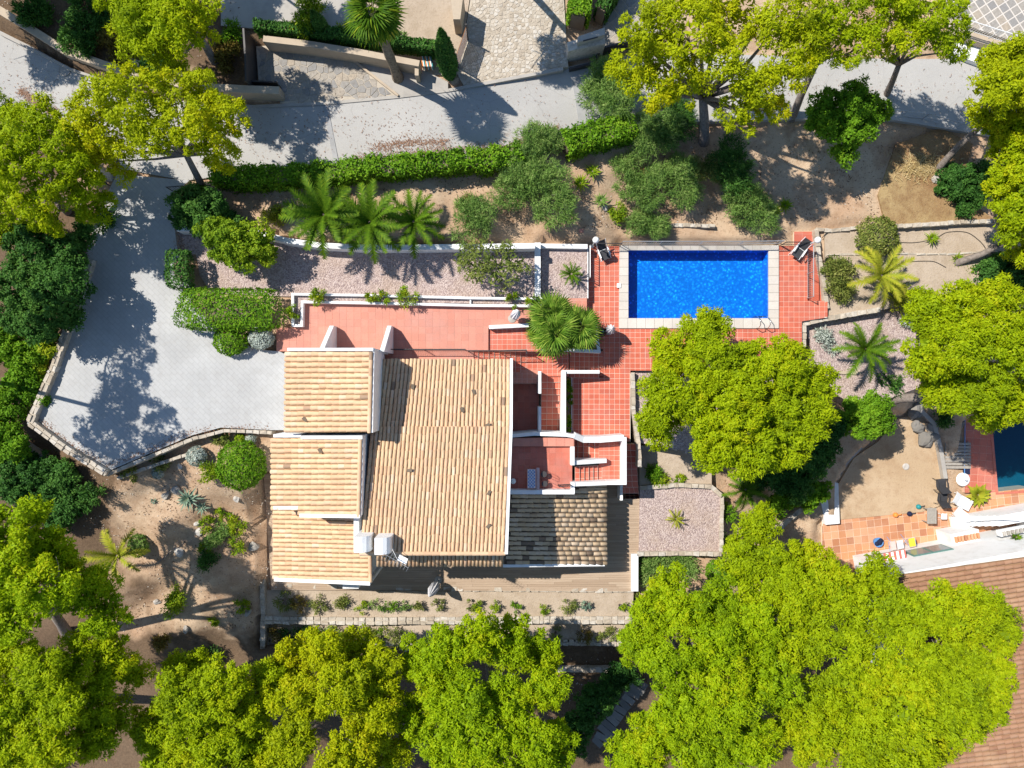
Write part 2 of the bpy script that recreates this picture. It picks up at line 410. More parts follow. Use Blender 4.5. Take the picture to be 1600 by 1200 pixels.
M['board'] = make_deckwood()
def make_mosaic(name, a, b):
    n = N(name)
    br = n.n('ShaderNodeTexBrick'); br.offset = 0.0
    br.inputs['Scale'].default_value = 1.0; br.inputs['Brick Width'].default_value = 0.05; br.inputs['Row Height'].default_value = 0.05; br.inputs['Mortar Size'].default_value = 0.004
    br.inputs['Color1'].default_value = (*a, 1); br.inputs['Color2'].default_value = (*b, 1); br.inputs['Mortar'].default_value = (*[v*0.8 for v in a], 1)
    n.l(n.coord(), br.inputs['Vector'])
    return n.fin(br.outputs['Color'], 0.3, 0.4)
M['mosaic'] = make_mosaic('blue_pool_mosaic', (0.006, 0.22, 0.70), (0.010, 0.27, 0.76))
M['mosaic_teal'] = make_mosaic('teal_pool_mosaic', (0.004, 0.10, 0.16), (0.006, 0.12, 0.19))
def make_water(name, tint, speck_gain):
    """rippled water: lets sunlight through, caustic specks painted into its tint, and mirrors the sky by Fresnel"""
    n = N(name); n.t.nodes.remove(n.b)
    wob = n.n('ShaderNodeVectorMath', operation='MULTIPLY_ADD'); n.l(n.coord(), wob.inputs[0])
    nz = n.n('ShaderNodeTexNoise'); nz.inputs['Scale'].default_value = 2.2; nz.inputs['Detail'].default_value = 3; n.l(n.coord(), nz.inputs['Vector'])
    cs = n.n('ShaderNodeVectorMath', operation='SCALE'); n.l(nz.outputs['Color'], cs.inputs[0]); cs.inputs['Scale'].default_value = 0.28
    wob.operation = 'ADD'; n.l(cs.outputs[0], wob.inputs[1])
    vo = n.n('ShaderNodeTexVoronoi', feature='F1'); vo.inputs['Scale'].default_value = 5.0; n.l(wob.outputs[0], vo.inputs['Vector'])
    caustic_mask = n.ramp(vo.outputs['Distance'], [(0.0, (1, 1, 1)), (0.16, (0.75,)*3), (0.32, (0.16,)*3), (0.55, (0, 0, 0))])  # caustic light specks painted as a Voronoi pattern in the transparent tint
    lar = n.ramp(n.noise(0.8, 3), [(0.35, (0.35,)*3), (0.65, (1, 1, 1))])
    k = n.mix(1.0, caustic_mask, lar, 'MULTIPLY')
    col = n.mix(k, tint, tuple(min(v*speck_gain, 3.0) for v in tint))
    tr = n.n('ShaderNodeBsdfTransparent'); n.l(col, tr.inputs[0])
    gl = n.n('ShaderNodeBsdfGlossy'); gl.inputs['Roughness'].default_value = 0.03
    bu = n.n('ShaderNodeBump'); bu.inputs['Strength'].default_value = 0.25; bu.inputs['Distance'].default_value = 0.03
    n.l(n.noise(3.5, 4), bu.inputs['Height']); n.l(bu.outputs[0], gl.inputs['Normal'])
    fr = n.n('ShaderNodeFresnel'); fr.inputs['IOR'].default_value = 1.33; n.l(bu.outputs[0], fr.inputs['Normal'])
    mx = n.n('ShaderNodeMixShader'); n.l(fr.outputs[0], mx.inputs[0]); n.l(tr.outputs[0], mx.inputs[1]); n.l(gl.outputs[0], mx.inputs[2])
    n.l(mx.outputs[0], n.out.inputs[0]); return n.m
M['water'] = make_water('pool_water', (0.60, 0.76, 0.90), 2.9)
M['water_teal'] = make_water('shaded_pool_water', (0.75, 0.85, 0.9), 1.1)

# foliage: real leaf colours of each species
M['pine'] = m_leaf('pine_needles', [(0.17, 0.25, 0.008), (0.30, 0.405, 0.006), (0.38, 0.47, 0.006), (0.48, 0.48, 0.008)], 0.36)
M['pine_y'] = m_leaf('yellowish_pine_needles', [(0.22, 0.28, 0.008), (0.36, 0.43, 0.006), (0.44, 0.485, 0.006), (0.53, 0.475, 0.008)], 0.36)
M['pine_g'] = m_leaf('green_pine_needles', [(0.15, 0.25, 0.008), (0.27, 0.40, 0.006), (0.35, 0.47, 0.006), (0.46, 0.48, 0.008)], 0.36)
M['dark'] = m_leaf('dark_broad_leaves', [(0.018, 0.060, 0.012), (0.045, 0.128, 0.021), (0.075, 0.180, 0.030), (0.120, 0.240, 0.038)], 0.2)
M['hedge'] = m_leaf('hedge_leaves', [(0.045, 0.128, 0.009), (0.112, 0.247, 0.012), (0.165, 0.323, 0.015), (0.240, 0.375, 0.022)], 0.25)
M['lime'] = m_leaf('fresh_green_leaves', [(0.090, 0.180, 0.012), (0.195, 0.315, 0.015), (0.285, 0.390, 0.018), (0.405, 0.435, 0.022)], 0.3)
M['olive'] = m_leaf('olive_leaves', [(0.075, 0.112, 0.022), (0.150, 0.195, 0.038), (0.225, 0.255, 0.053), (0.315, 0.315, 0.090)], 0.2)
M['feather'] = m_leaf('feathery_green_leaves', [(0.09, 0.17, 0.05), (0.17, 0.30, 0.06), (0.25, 0.39, 0.09), (0.36, 0.45, 0.14)], 0.4)
M['silver'] = m_leaf('silver_grey_leaves', [(0.210, 0.255, 0.210), (0.345, 0.390, 0.330), (0.480, 0.525, 0.450), (0.600, 0.630, 0.555)], 0.15)
M['palm'] = m_leaf('palm_leaflets', [(0.02, 0.055, 0.004), (0.055, 0.125, 0.007), (0.10, 0.19, 0.010), (0.21, 0.27, 0.015)], 0.2)
M['palm_y'] = m_leaf('yellow_palm_leaflets', [(0.150, 0.210, 0.015), (0.255, 0.315, 0.022), (0.375, 0.375, 0.030), (0.510, 0.420, 0.075)], 0.25)
M['agave'] = m_leaf('blue_grey_agave_leaves', [(0.105, 0.180, 0.135), (0.180, 0.270, 0.195), (0.255, 0.345, 0.240), (0.405, 0.450, 0.270)], 0.1)
M['fan'] = m_leaf('fan_palm_leaves', [(0.035, 0.09, 0.008), (0.09, 0.18, 0.016), (0.17, 0.28, 0.028), (0.30, 0.38, 0.06)], 0.2)
M['pebble'] = m_leaf('pebble', [(.42, .36, .29), (.55, .49, .41), (.62, .57, .5)], .0)
M['rust'] = m_leaf('rusty_leaves', [(0.10, 0.07, 0.02), (0.16, 0.11, 0.025), (0.20, 0.16, 0.03), (0.22, 0.20, 0.04)], 0.2)
M['pinkfl'] = m_leaf('pink_petals', [(0.45, 0.06, 0.25), (0.55, 0.12, 0.35)], 0.3)

# ------------------------------------------------------------------ the setting: levels, ground, paving
Z_TER, Z_A, Z_LAND, Z_DECK, Z_WOOD = 0.34, 0.20, -0.45, -1.15, -3.1
SLABS = []        # (world polygon, z): the ground is kept below these
def slab(name, pts, z, mat, thick=1.6, world_poly=None, label=None):
    poly = world_poly or px_poly(pts, z)
    SLABS.append((poly, z))
    o = MB().prism(poly, z - thick, z).build(name, mat); o['kind'] = 'structure'
    if label: o['label'] = label
    return o

def road_z(px):
    return 0.3 if px < 700 else 0.3 - 1.35 * min(1.0, (px - 700) / 800.0)
def make_road():
    north = [(-60,20),(0,48),(60,78),(130,118),(200,146),(300,160),(400,164),(500,160),(620,150),(700,140),(800,121),(880,106),(960,88),(1060,84),(1180,86),(1300,90),(1400,92),(1500,92),(1560,110),(1680,150)]
    south = [(-60,150),(0,170),(60,185),(120,220),(180,262),(290,282),(360,274),(470,268),(560,262),(660,254),(740,247),(800,240),(880,212),(960,196),(1100,190),(1250,186),(1400,188),(1520,208),(1600,222),(1680,240)]
    vs = []; fs = []; n = len(north); K = 5
    rib = []
    for i in range(n):
        row = []
        for k in range(K):
            t = k/(K-1); px = north[i][0]*(1-t)+south[i][0]*t; py = north[i][1]*(1-t)+south[i][1]*t
            row.append(P(px, py, road_z(px) + 0.03*math.sin(math.pi*t)))
        rib.append(row)
    for row in rib: vs += row
    for row in rib: vs += [(row[0][0], row[0][1], row[0][2]-1.5), (row[-1][0], row[-1][1], row[-1][2]-1.5)]
    for i in range(n-1):
        for k in range(K-1): fs.append((i*K+k, i*K+k+1, (i+1)*K+k+1, (i+1)*K+k))
        b = n*K + 2*i
        fs.append((i*K, (i+1)*K, b+2, b)); fs.append(((i+1)*K+K-1, i*K+K-1, b+1, b+3))
    o = mesh_obj('road', vs, fs, M['asphalt']); o['kind'] = 'structure'
    for i in range(n-1):
        SLABS.append(([rib[i][0][:2], rib[i][-1][:2], rib[i+1][-1][:2], rib[i+1][0][:2]], min(rib[i][0][2], rib[i+1][0][2], rib[i][-1][2], rib[i+1][-1][2])))
    return rib
ROAD = make_road()
slab('driveway', [(182,272),(150,340),(125,430),(100,520),(80,580),(42,662),(165,738),(300,680),(345,668),(425,672),(452,672),(452,556),(436,549),(400,546),(345,520),(300,472),(300,447),(280,410),(272,350),(272,302),(296,282)], 0.345, M['drive'])
# kerb line along the north side of the road
kb = MB(); px_wall(kb, [(400,166),(500,162),(620,151),(700,141),(800,122),(880,107)], 0.18, 0.36, -0.6); o = kb.build('kerb', M['grey_conc']); o['kind'] = 'structure'

def tiled(name, pts, z, pitch, mat, grout, gap=0.014, ang=0.0, ox=0.0, oy=0.0, individual=True, thick=1.6, limit=300, jit=0.0, seed=1):
    """a paved floor: a grout bed and every tile its own solid piece standing 12 mm proud"""
    poly = px_poly(pts, z)
    bed = slab(name, None, z - 0.012, grout, thick, world_poly=poly)
    rng = random.Random(seed)
    ca, sa = math.cos(-ang), math.sin(-ang)
    rp = [(x*ca - y*sa, x*sa + y*ca) for x, y in poly]
    if area(rp) < 0: rp = rp[::-1]
    x0, x1 = min(p[0] for p in rp), max(p[0] for p in rp); y0, y1 = min(p[1] for p in rp), max(p[1] for p in rp)
    cells = []
    i = math.floor((x0-ox)/pitch)
    while ox + i*pitch < x1:
        j = math.floor((y0-oy)/pitch)
        while oy + j*pitch < y1:
            cx, cy = ox+i*pitch, oy+j*pitch
            c = clip_poly(rp, cx+gap/2, cy+gap/2, cx+pitch-gap/2, cy+pitch-gap/2)
            if len(c) >= 3 and abs(area(c)) > 0.1*pitch*pitch:
                full = abs(abs(area(c)) - (pitch-gap)**2) < 1e-4
                cells.append((full, c, (cx+pitch/2, cy+pitch/2)))
            j += 1
        i += 1
    cb, sb = math.cos(ang), math.sin(ang)
    rot = lambda p: (p[0]*cb - p[1]*sb, p[0]*sb + p[1]*cb)
    cam_d2 = lambda c: c[2][0]**2 + c[2][1]**2
    cells.sort(key=lambda c: (not c[0], cam_d2(c)))
    h = (pitch-gap)/2
    shared = None; rest = MB(); k = 0
    for full, c, ctr in cells:
        dz = rng.uniform(-jit, jit)
        if individual and full and k < limit:
            if shared is None:
                q = MB(); b = 0.006
                vs = [(-h,-h,-0.02),(h,-h,-0.02),(h,h,-0.02),(-h,h,-0.02),(-h,-h,0.006),(h,-h,0.006),(h,h,0.006),(-h,h,0.006),(-h+b,-h+b,0.012),(h-b,-h+b,0.012),(h-b,h-b,0.012),(-h+b,h-b,0.012)]
                q.add(vs, [(0,1,5,4),(1,2,6,5),(2,3,7,6),(3,0,4,7),(4,5,9,8),(5,6,10,9),(6,7,11,10),(7,4,8,11),(8,9,10,11)], 0.0)
                t0 = q.build('floor_tile', mat, bed); shared = t0.data; t = t0
            else:
                t = bpy.data.objects.new('floor_tile', shared); C.objects.link(t); t.parent = bed
            w = rot(ctr); t.location = (w[0], w[1], z - 0.012 + dz); t.rotation_euler = (rng.uniform(-.004, .004), rng.uniform(-.004, .004), ang)
            k += 1
        else:
            rest.prism([rot(p) for p in c], z - 0.03, z + dz, rng.random())
    if rest.v:
        r = rest.build('floor_tile_field', mat, bed); r['kind'] = 'stuff'
    return bed

TP = 0.412     # terrace tile pitch
tiled('upper_terrace', [(432,512),(472,512),(472,474),(838,474),(838,512),(763,512),(763,549),(740,549),(740,580),(596,580),(596,549),(432,549)], Z_TER+0.01, TP, M['tile_worn'], M['grout_worn'], 0.010, seed=2)
tiled('middle_terrace', [(763,512),(850,512),(850,549),(763,549)], Z_A, 0.285, M['tile'], M['grout'], 0.016, seed=3)
tiled('cycad_terrace', [(846,466),(917,466),(917,486),(846,486)], -0.55, 0.41, M['tile_worn'], M['grout'], seed=4)
tiled('stair_landing', [(822,549),(889,549),(889,588),(822,588)], Z_LAND, 0.295, M['tile'], M['grout'], 0.016, seed=5)
tiled('entry_platform', [(797,578),(842,578),(842,599),(797,599)], Z_LAND+0.01, 0.295, M['tile_worn'], M['grout'], seed=6)
tiled('sunken_court', [(797,599),(842,599),(842,684),(797,684)], -1.75, 0.36, M['tile_dark'], M['grout_worn'], 0.006, seed=7)
tiled('dining_court', [(796,690),(894,690),(894,768),(796,768)], 0.20, 0.36, M['tile_dark'], M['grout_worn'], 0.006, seed=8)
tiled('pool_deck', [(917,384),(971,384),(971,510),(1214,510),(1214,384),(1262,384),(1262,470),(1293,470),(1293,496),(1253,502),(1253,579),(985,579),(985,690),(890,690),(890,588),(942,588),(942,545),(917,545)], Z_DECK, 0.305, M['tile'], M['grout'], 0.018, oy=0.02, seed=9, thick=1.2)
tiled('lower_path', [(1241,362),(1272,362),(1276,400),(1288,470),(1262,470),(1262,384),(1241,384)], -1.5, 0.6, M['tile'], M['grout'], 0.012, seed=10)
slab('gravel_bed', [(276,360),(400,366),(480,384),(838,386),(838,470),(440,463),(330,458),(312,430),(306,398),(276,392)], 0.02, M['gravel'])
slab('gravel_bed', [(846,384),(918,384),(918,466),(846,466)], -0.55, M['gravel'])
slab('gravel_bed', [(1000,762),(1110,760),(1128,775),(1126,864),(998,864)], -3.0, M['gravel'])
slab('gravel_bed', [(986,580),(1256,580),(1262,690),(1215,730),(1000,692)], -1.5, M['gravel'])
slab('gravel_bed', [(1258,506),(1285,498),(1375,483),(1440,468),(1450,600),(1345,640),(1280,600)], -1.95, M['gravel'])
slab('soil_bed', [(1288,362),(1380,353),(1558,345),(1570,400),(1560,440),(1440,470),(1375,485),(1294,498)], -1.45, M['pale_bed'])
slab('soil_bed', [(999,696),(1112,712),(1112,762),(999,762)], -3.05, M['pale_bed'])
slab('soil_bed', [(412,922),(990,926),(988,966),(412,966)], -3.3, M['pale_bed'], 1.2)
slab('soil_bed', [(412,966),(988,966),(988,1003),(412,1003)], -4.15, M['pale_bed'], 1.2)
slab('sand_yard', [(1372,690),(1400,655),(1440,645),(1465,690),(1475,745),(1470,790),(1440,800),(1312,812),(1308,760),(1335,715)], -4.9, M['sand'])
slab('dirt_patch', [(1372,305),(1400,225),(1470,200),(1520,225),(1500,300),(1555,345),(1470,350),(1385,352)], -1.2, M['brown_soil'], 1.0)
tiled('neighbour_terrace', [(1285,815),(1450,798),(1540,788),(1545,770),(1612,762),(1612,870),(1330,905),(1285,905)], -4.95, 0.475, M['tile_mixed'], M['grout'], 0.016, ang=math.radians(6.5), seed=11, jit=0.004)
tiled('poolside_paving', [(1508,655),(1548,655),(1558,770),(1508,770)], -4.95, 0.47, M['tile_dark'], M['grout_worn'], 0.016, ang=math.radians(-4), seed=12)

# boarded terrace round the lower floor
def boards():
    pts = [(412,740),(985,740),(999,778),(997,924),(424,922)]
    poly = px_poly(pts, Z_WOOD)
    bed = slab('boarded_terrace', None, Z_WOOD-0.02, M['mortar_dark'], 1.2, world_poly=poly)
    y0 = min(p[1] for p in poly); y1 = max(p[1] for p in poly); rng = random.Random(4)
    x0 = min(p[0] for p in poly); x1 = max(p[0] for p in poly)
    y = y0; mb = MB()
    while y < y1:
        xs = x0 - rng.uniform(0, 3)
        while xs < x1:
            xe = xs + rng.uniform(2.6, 3.6)
            c = clip_poly(poly if area(poly) > 0 else poly[::-1], xs+.004, y+.005, xe-.004, y+.14)
            if len(c) >= 3: mb.prism(c, Z_WOOD-0.03, Z_WOOD, rng.random())
            xs = xe
        y += .145
    o = mb.build('board_field', M['board'], bed); o['kind'] = 'stuff'
boards()

# flights of steps (structure, every step a piece of its own)
def flight(name, z0, z1, quad, n, mat, along='x'):
    """quad px: corners start-left, start-right, end-right, end-left; steps go from z0 down to z1"""
    root = empty(name, (*P(*quad[0], z1)[:2], z1)); root['kind'] = 'structure'
    for i in range(n):
        z = z0 + (z1-z0)*(i+1)/n
        t0, t1 = i/n, (i+1)/n
        lerp = lambda a, b, t: (a[0]+(b[0]-a[0])*t, a[1]+(b[1]-a[1])*t)
        q = [lerp(quad[0], quad[3], t0), lerp(quad[1], quad[2], t0), lerp(quad[1], quad[2], t1), lerp(quad[0], quad[3], t1)]
        poly = [P(x, y, z1)[:2] for x, y in q]
        SLABS.append((poly, z1-0.2))
        st = MB().prism(poly, z1-0.6, z-0.012).build('step', M['grout'], root)
        c = Vector((sum(p[0] for p in poly)/4, sum(p[1] for p in poly)/4))
        # two or three tiles per tread
        w = (Vector(poly[1])-Vector(poly[0])).length; k = max(1, round(w/0.31))
        tm = MB()
        for j in range(k):
            s0, s1 = j/k + 0.02/w*0.5, (j+1)/k - 0.02/w*0.5
            a, b = Vector(poly[0]).lerp(Vector(poly[1]), s0), Vector(poly[0]).lerp(Vector(poly[1]), s1)
            d, e = Vector(poly[3]).lerp(Vector(poly[2]), s0), Vector(poly[3]).lerp(Vector(poly[2]), s1)
            g = (d-a).normalized()*0.022
            tm.prism([tuple(a+g*0.2), tuple(b+g*0.2), tuple(e-g), tuple(d-g)], z-0.03, z, random.random())
        tm.build('tread', mat, st)
    return root
flight('terrace_steps', Z_TER, Z_LAND, [(740,549),(740,582),(822,582),(822,549)], 10, M['tile'])
flight('deck_steps', Z_LAND, Z_DECK, [(889,549),(889,590),(943,590),(943,549)], 7, M['tile'])
flight('court_steps', Z_LAND, -1.7, [(880,588),(845,588),(845,684),(880,684)], 10, M['tile'])
flight('winder_steps', .2, -.6, [(897,727),(897,755),(941,755),(941,727)], 6, M['tile'])
flight('cellar_steps', -.6, -1.2, [(936,716),(936,688),(894,688),(894,716)], 5, M['tile'])
flight('garden_steps', Z_DECK, Z_WOOD, [(985,690),(962,690),(970,780),(999,780)], 9, M['tile'])
tiled('winder_landing', [(936,686),(978,686),(978,758),(941,758),(941,727),(936,727)], -.6, 0.30, M['tile'], M['grout'], 0.014, seed=13)

# the ground itself
CP = [(0,0,1.0),(250,50,.9),(450,30,.75),(640,40,.6),(800,20,.35),(1000,20,-.2),(1300,20,-.7),(1550,20,-.8),
 (350,320,.45),(500,320,.95),(650,320,.9),(740,330,.6),(740,280,.2),(830,300,-.1),(830,350,-.2),(900,350,-.7),(1000,300,-1.1),(1000,355,-1.5),(1150,340,-1.6),(1250,280,-1.3),(1350,260,-1.2),(1450,300,-1.3),(1100,220,-.7),(1250,200,-.9),(1400,200,-1.1),(950,230,-.4),
 (30,300,.1),(30,450,-.2),(30,600,-.8),(60,720,-1.2),(130,710,-.5),(120,380,.1),
 (200,735,-.4),(330,700,-.3),(410,700,-.3),(250,780,-1.2),(350,850,-2),(405,880,-2.4),(200,880,-2),(100,800,-1.6),(250,960,-3),(400,960,-3.3),(150,1100,-4.5),(350,1050,-4.2),(0,950,-3),(0,1150,-5),
 (600,1020,-5.1),(900,1020,-5.1),(700,1100,-5.8),(700,1200,-6),(1000,1150,-6),(1200,1100,-6),(1400,1100,-6),(1550,1000,-5.6),
 (1050,720,-3.2),(1180,720,-3.9),(1250,690,-3.6),(1250,780,-4.6),(1200,860,-5),(1080,900,-3.7),(1400,600,-2.6),(1350,450,-1.7),(1450,400,-1.7),(1580,450,-2.0),(1550,600,-3.2),(1450,640,-4.7),(1400,700,-5.1),(1550,750,-5.3),(1330,660,-4.2)]
cpw = np.array([P(*c) for c in CP])
def gz_arr(X, Y):
    d2 = (X[..., None]-cpw[:, 0])**2 + (Y[..., None]-cpw[:, 1])**2 + 0.4
    w = d2**-2.0
    z = (w*cpw[:, 2]).sum(-1)/w.sum(-1)
    return z + 0.05*np.sin(X*0.9+1.0)*np.cos(Y*0.8) + 0.03*np.sin(X*2.3)*np.sin(Y*2.7+.5)
def gz(x, y): return float(gz_arr(np.array([x]), np.array([y]))[0])
def G(px, py, dz=0.0):
    """pixel -> point on the soil"""
    z = -1.5
    for _ in range(6): x, y, _z = P(px, py, z); z = gz(x, y)
    return (x, y, z+dz)
def make_ground():
    xs = np.concatenate([np.array([-300,-150,-80,-50]), np.arange(-36, 36.01, 0.3), np.array([50,80,150,300])])
    ys = np.concatenate([np.array([-300,-150,-80,-45]), np.arange(-30, 30.01, 0.3), np.array([45,80,150,300])])
    X, Y = np.meshgrid(xs, ys)
    Z = gz_arr(X, Y)
    for poly, z in SLABS:
        pl = np.array(poly); m = 0.34
        bx = (X > pl[:,0].min()-m) & (X < pl[:,0].max()+m) & (Y > pl[:,1].min()-m) & (Y < pl[:,1].max()+m)
        idx = np.argwhere(bx)
        if not len(idx): continue
        xx = X[bx]; yy = Y[bx]; ins = np.zeros(len(xx), bool); dist = np.full(len(xx), 9.0)
        n = len(pl)
        for i in range(n):
            a = pl[i]; b = pl[(i+1) % n]
            with np.errstate(divide='ignore', invalid='ignore'):
                cr = ((a[1] > yy) != (b[1] > yy)) & (xx < (b[0]-a[0])*(yy-a[1])/(b[1]-a[1]+1e-12)+a[0])
            ins ^= cr
            ab = b-a; t = np.clip(((xx-a[0])*ab[0]+(yy-a[1])*ab[1])/(ab@ab+1e-9), 0, 1)
            dist = np.minimum(dist, np.hypot(xx-a[0]-t*ab[0], yy-a[1]-t*ab[1]))
        hit = ins | (dist < m)
        zz = Z[bx]; zz[hit] = np.minimum(zz[hit], z-0.12); Z[bx] = zz
    # soil under pools and the house goes down
    ny, nx = X.shape
    V = np.stack([X, Y, Z], -1).reshape(-1, 3)
    I = np.arange(ny*nx).reshape(ny, nx)
    F = np.stack([I[:-1,:-1], I[:-1,1:], I[1:,1:], I[1:,:-1]], -1).reshape(-1, 4)
    o = mesh_obj('ground', V, F.tolist(), M['ground'], smooth=True); o['kind'] = 'structure'
    return o

# ------------------------------------------------------------------ pools
def pool(name, label, outer, inner, zc, depth, wl, copmat, mosaic, water, stones=True, ang=0.0):
    """outer/inner px quads (clockwise from top-left) at coping height zc"""
    O = [Vector(P(x, y, zc)[:2]) for x, y in outer]; I = [Vector(P(x, y, zc)[:2]) for x, y in inner]
    root = empty(name, (*((I[0]+I[2])/2), zc-depth), label, 'swimming pool')
    SLABS.append(([tuple(p) for p in O], zc-depth-0.35))
    th = 0.25
    b = MB(); ci = sum(I, Vector((0, 0)))/4
    E = [p + (p-ci).normalized()*0.3 for p in I]
    zf, zt = zc-depth, zc-0.10
    vs = [(*p, zf) for p in I] + [(*p, zt) for p in I] + [(*p, zt) for p in E] + [(*p, zf-0.2) for p in E]
    fs = [(3,2,1,0)]
    for i in range(4):
        j = (i+1) % 4
        fs += [(i, j, 4+j, 4+i), (4+i, 4+j, 8+j, 8+i), (8+i, 8+j, 12+j, 12+i)]
    fs.append((12,13,14,15))
    b.add(vs, fs); b.build('basin', mosaic, root)
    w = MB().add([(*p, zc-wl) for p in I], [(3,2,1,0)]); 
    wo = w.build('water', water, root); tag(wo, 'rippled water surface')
    rng = random.Random(7)
    def strip(a, b, c, e):
        # a-b outer line, e-c inner line, stones side by side along it
        L = (b-a).length; k = max(2, round(L/0.52)); g = 0.0022/L
        for t in range(k):
            s0, s1 = t/k+g, (t+1)/k-g
            q = [a.lerp(b, s0), a.lerp(b, s1), e.lerp(c, s1), e.lerp(c, s0)]
            m = MB(); top = [p.lerp(sum(q, Vector((0,0)))/4, 0.02) for p in q]
            m.prism([tuple(p) for p in q], zc-0.10, zc+rng.uniform(-.003, .003), rng.random()*0.5, top=[tuple(p) for p in top])
            m.build('coping_stone', copmat, root)
    def cross(p, q, r, u):
        d, e = q-p, u-r; t = ((r.x-p.x)*e.y-(r.y-p.y)*e.x)/(d.x*e.y-d.y*e.x); return p+d*t
    tl, tr = cross(I[0], I[1], O[0], O[3]), cross(I[0], I[1], O[1], O[2]); bl, br = cross(I[3], I[2], O[0], O[3]), cross(I[3], I[2], O[1], O[2])
    strip(O[0], O[1], tr, tl); strip(bl, br, O[2], O[3]); strip(tl, bl, I[3], I[0]); strip(I[1], I[2], br, tr)
    return root
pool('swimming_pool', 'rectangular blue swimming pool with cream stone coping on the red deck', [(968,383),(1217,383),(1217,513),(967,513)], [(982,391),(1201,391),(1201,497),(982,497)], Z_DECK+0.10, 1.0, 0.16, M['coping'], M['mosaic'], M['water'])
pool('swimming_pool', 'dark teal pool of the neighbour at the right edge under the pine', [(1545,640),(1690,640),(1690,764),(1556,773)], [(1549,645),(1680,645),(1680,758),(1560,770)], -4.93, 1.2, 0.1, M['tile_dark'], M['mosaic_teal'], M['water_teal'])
# paving across the road
# crazy paving: irregular flagstones cut from a Voronoi pattern
def crazy(name, pts, z, cell, seed, individual=True, mat='flag'):
    poly = px_poly(pts, z); bed = slab(name, None, z-.02, M['mortar'], 1.2, world_poly=poly); rng = random.Random(seed)
    x0, x1 = min(p[0] for p in poly), max(p[0] for p in poly); y0, y1 = min(p[1] for p in poly), max(p[1] for p in poly)
    S_ = []; j = 0; yy = y0-cell
    while yy < y1+cell:
        xx = x0-cell
        while xx < x1+cell: S_.append((xx+rng.uniform(-.42, .42)*cell, yy+rng.uniform(-.42, .42)*cell)); xx += cell
        yy += cell
    rest = MB(); cnt = 0
    for i, s in enumerate(S_):
        c = [(s[0]-2*cell, s[1]-2*cell), (s[0]+2*cell, s[1]-2*cell), (s[0]+2*cell, s[1]+2*cell), (s[0]-2*cell, s[1]+2*cell)]
        for t in S_:
            dx, dy = t[0]-s[0], t[1]-s[1]; d2 = dx*dx+dy*dy
            if t is s or d2 > 9*cell*cell: continue
            L = math.sqrt(d2); off = L/2-.02; out = []
            f = lambda p: (p[0]-s[0])*dx/L+(p[1]-s[1])*dy/L-off
            for k in range(len(c)):
                a, b = c[k-1], c[k]; fa, fb = f(a), f(b)
                if (fa < 0) != (fb < 0): u = fa/(fa-fb); out.append((a[0]+(b[0]-a[0])*u, a[1]+(b[1]-a[1])*u))
                if fb < 0: out.append(b)
            c = out
            if len(c) < 3: break
        if len(c) < 3 or not inside_poly(s, poly): continue
        if not all(inside_poly(p, poly) for p in c):
            c = [p for p in c if inside_poly(p, poly)]
            if len(c) < 3: continue
        zt = z+rng.uniform(-.008, .008)
        if individual and cnt < 300: MB().prism(c, z-.04, zt, rng.random()).build('flagstone', M[mat], bed); cnt += 1
        else: rest.prism(c, z-.04, zt, rng.random())
    if rest.v: o = rest.build('flagstone_field', M[mat], bed); o['kind'] = 'stuff'
crazy('crazy_paving', [(400,72),(430,70),(548,90),(622,149),(560,158),(438,163),(436,142),(404,128)], .36, .40, 3)
crazy('forecourt_paving', [(738,-20),(880,-20),(886,80),(888,104),(800,120),(725,134),(716,118)], .30, .22, 4, individual=False, mat='stone')
slab('forecourt_shade_paving', [(560,-30),(738,-30),(716,116),(660,118),(640,96),(560,76)], 0.33, M['pale_bed'])
slab('pavement_bed', [(548,92),(655,106),(700,128),(700,139),(624,148)], 0.34, M['grey_conc'])
slab('neighbour_yard', [(345,-30),(560,-30),(560,50),(410,46),(395,44),(345,40)], 0.8, M['grey_conc'])
tiled('lattice_forecourt', [(948,-20),(1030,-20),(1030,58),(1005,60),(945,75),(940,60)], 0.02, 0.72, M['flag'], M['mortar'], .05, ang=math.radians(38), seed=21)
tiled('lattice_plaza', [(1478,-30),(1690,-30),(1690,92),(1600,70),(1494,34)], .0, .50, M['flag'], M['coping'], .075, ang=math.radians(33), seed=22)
make_ground()

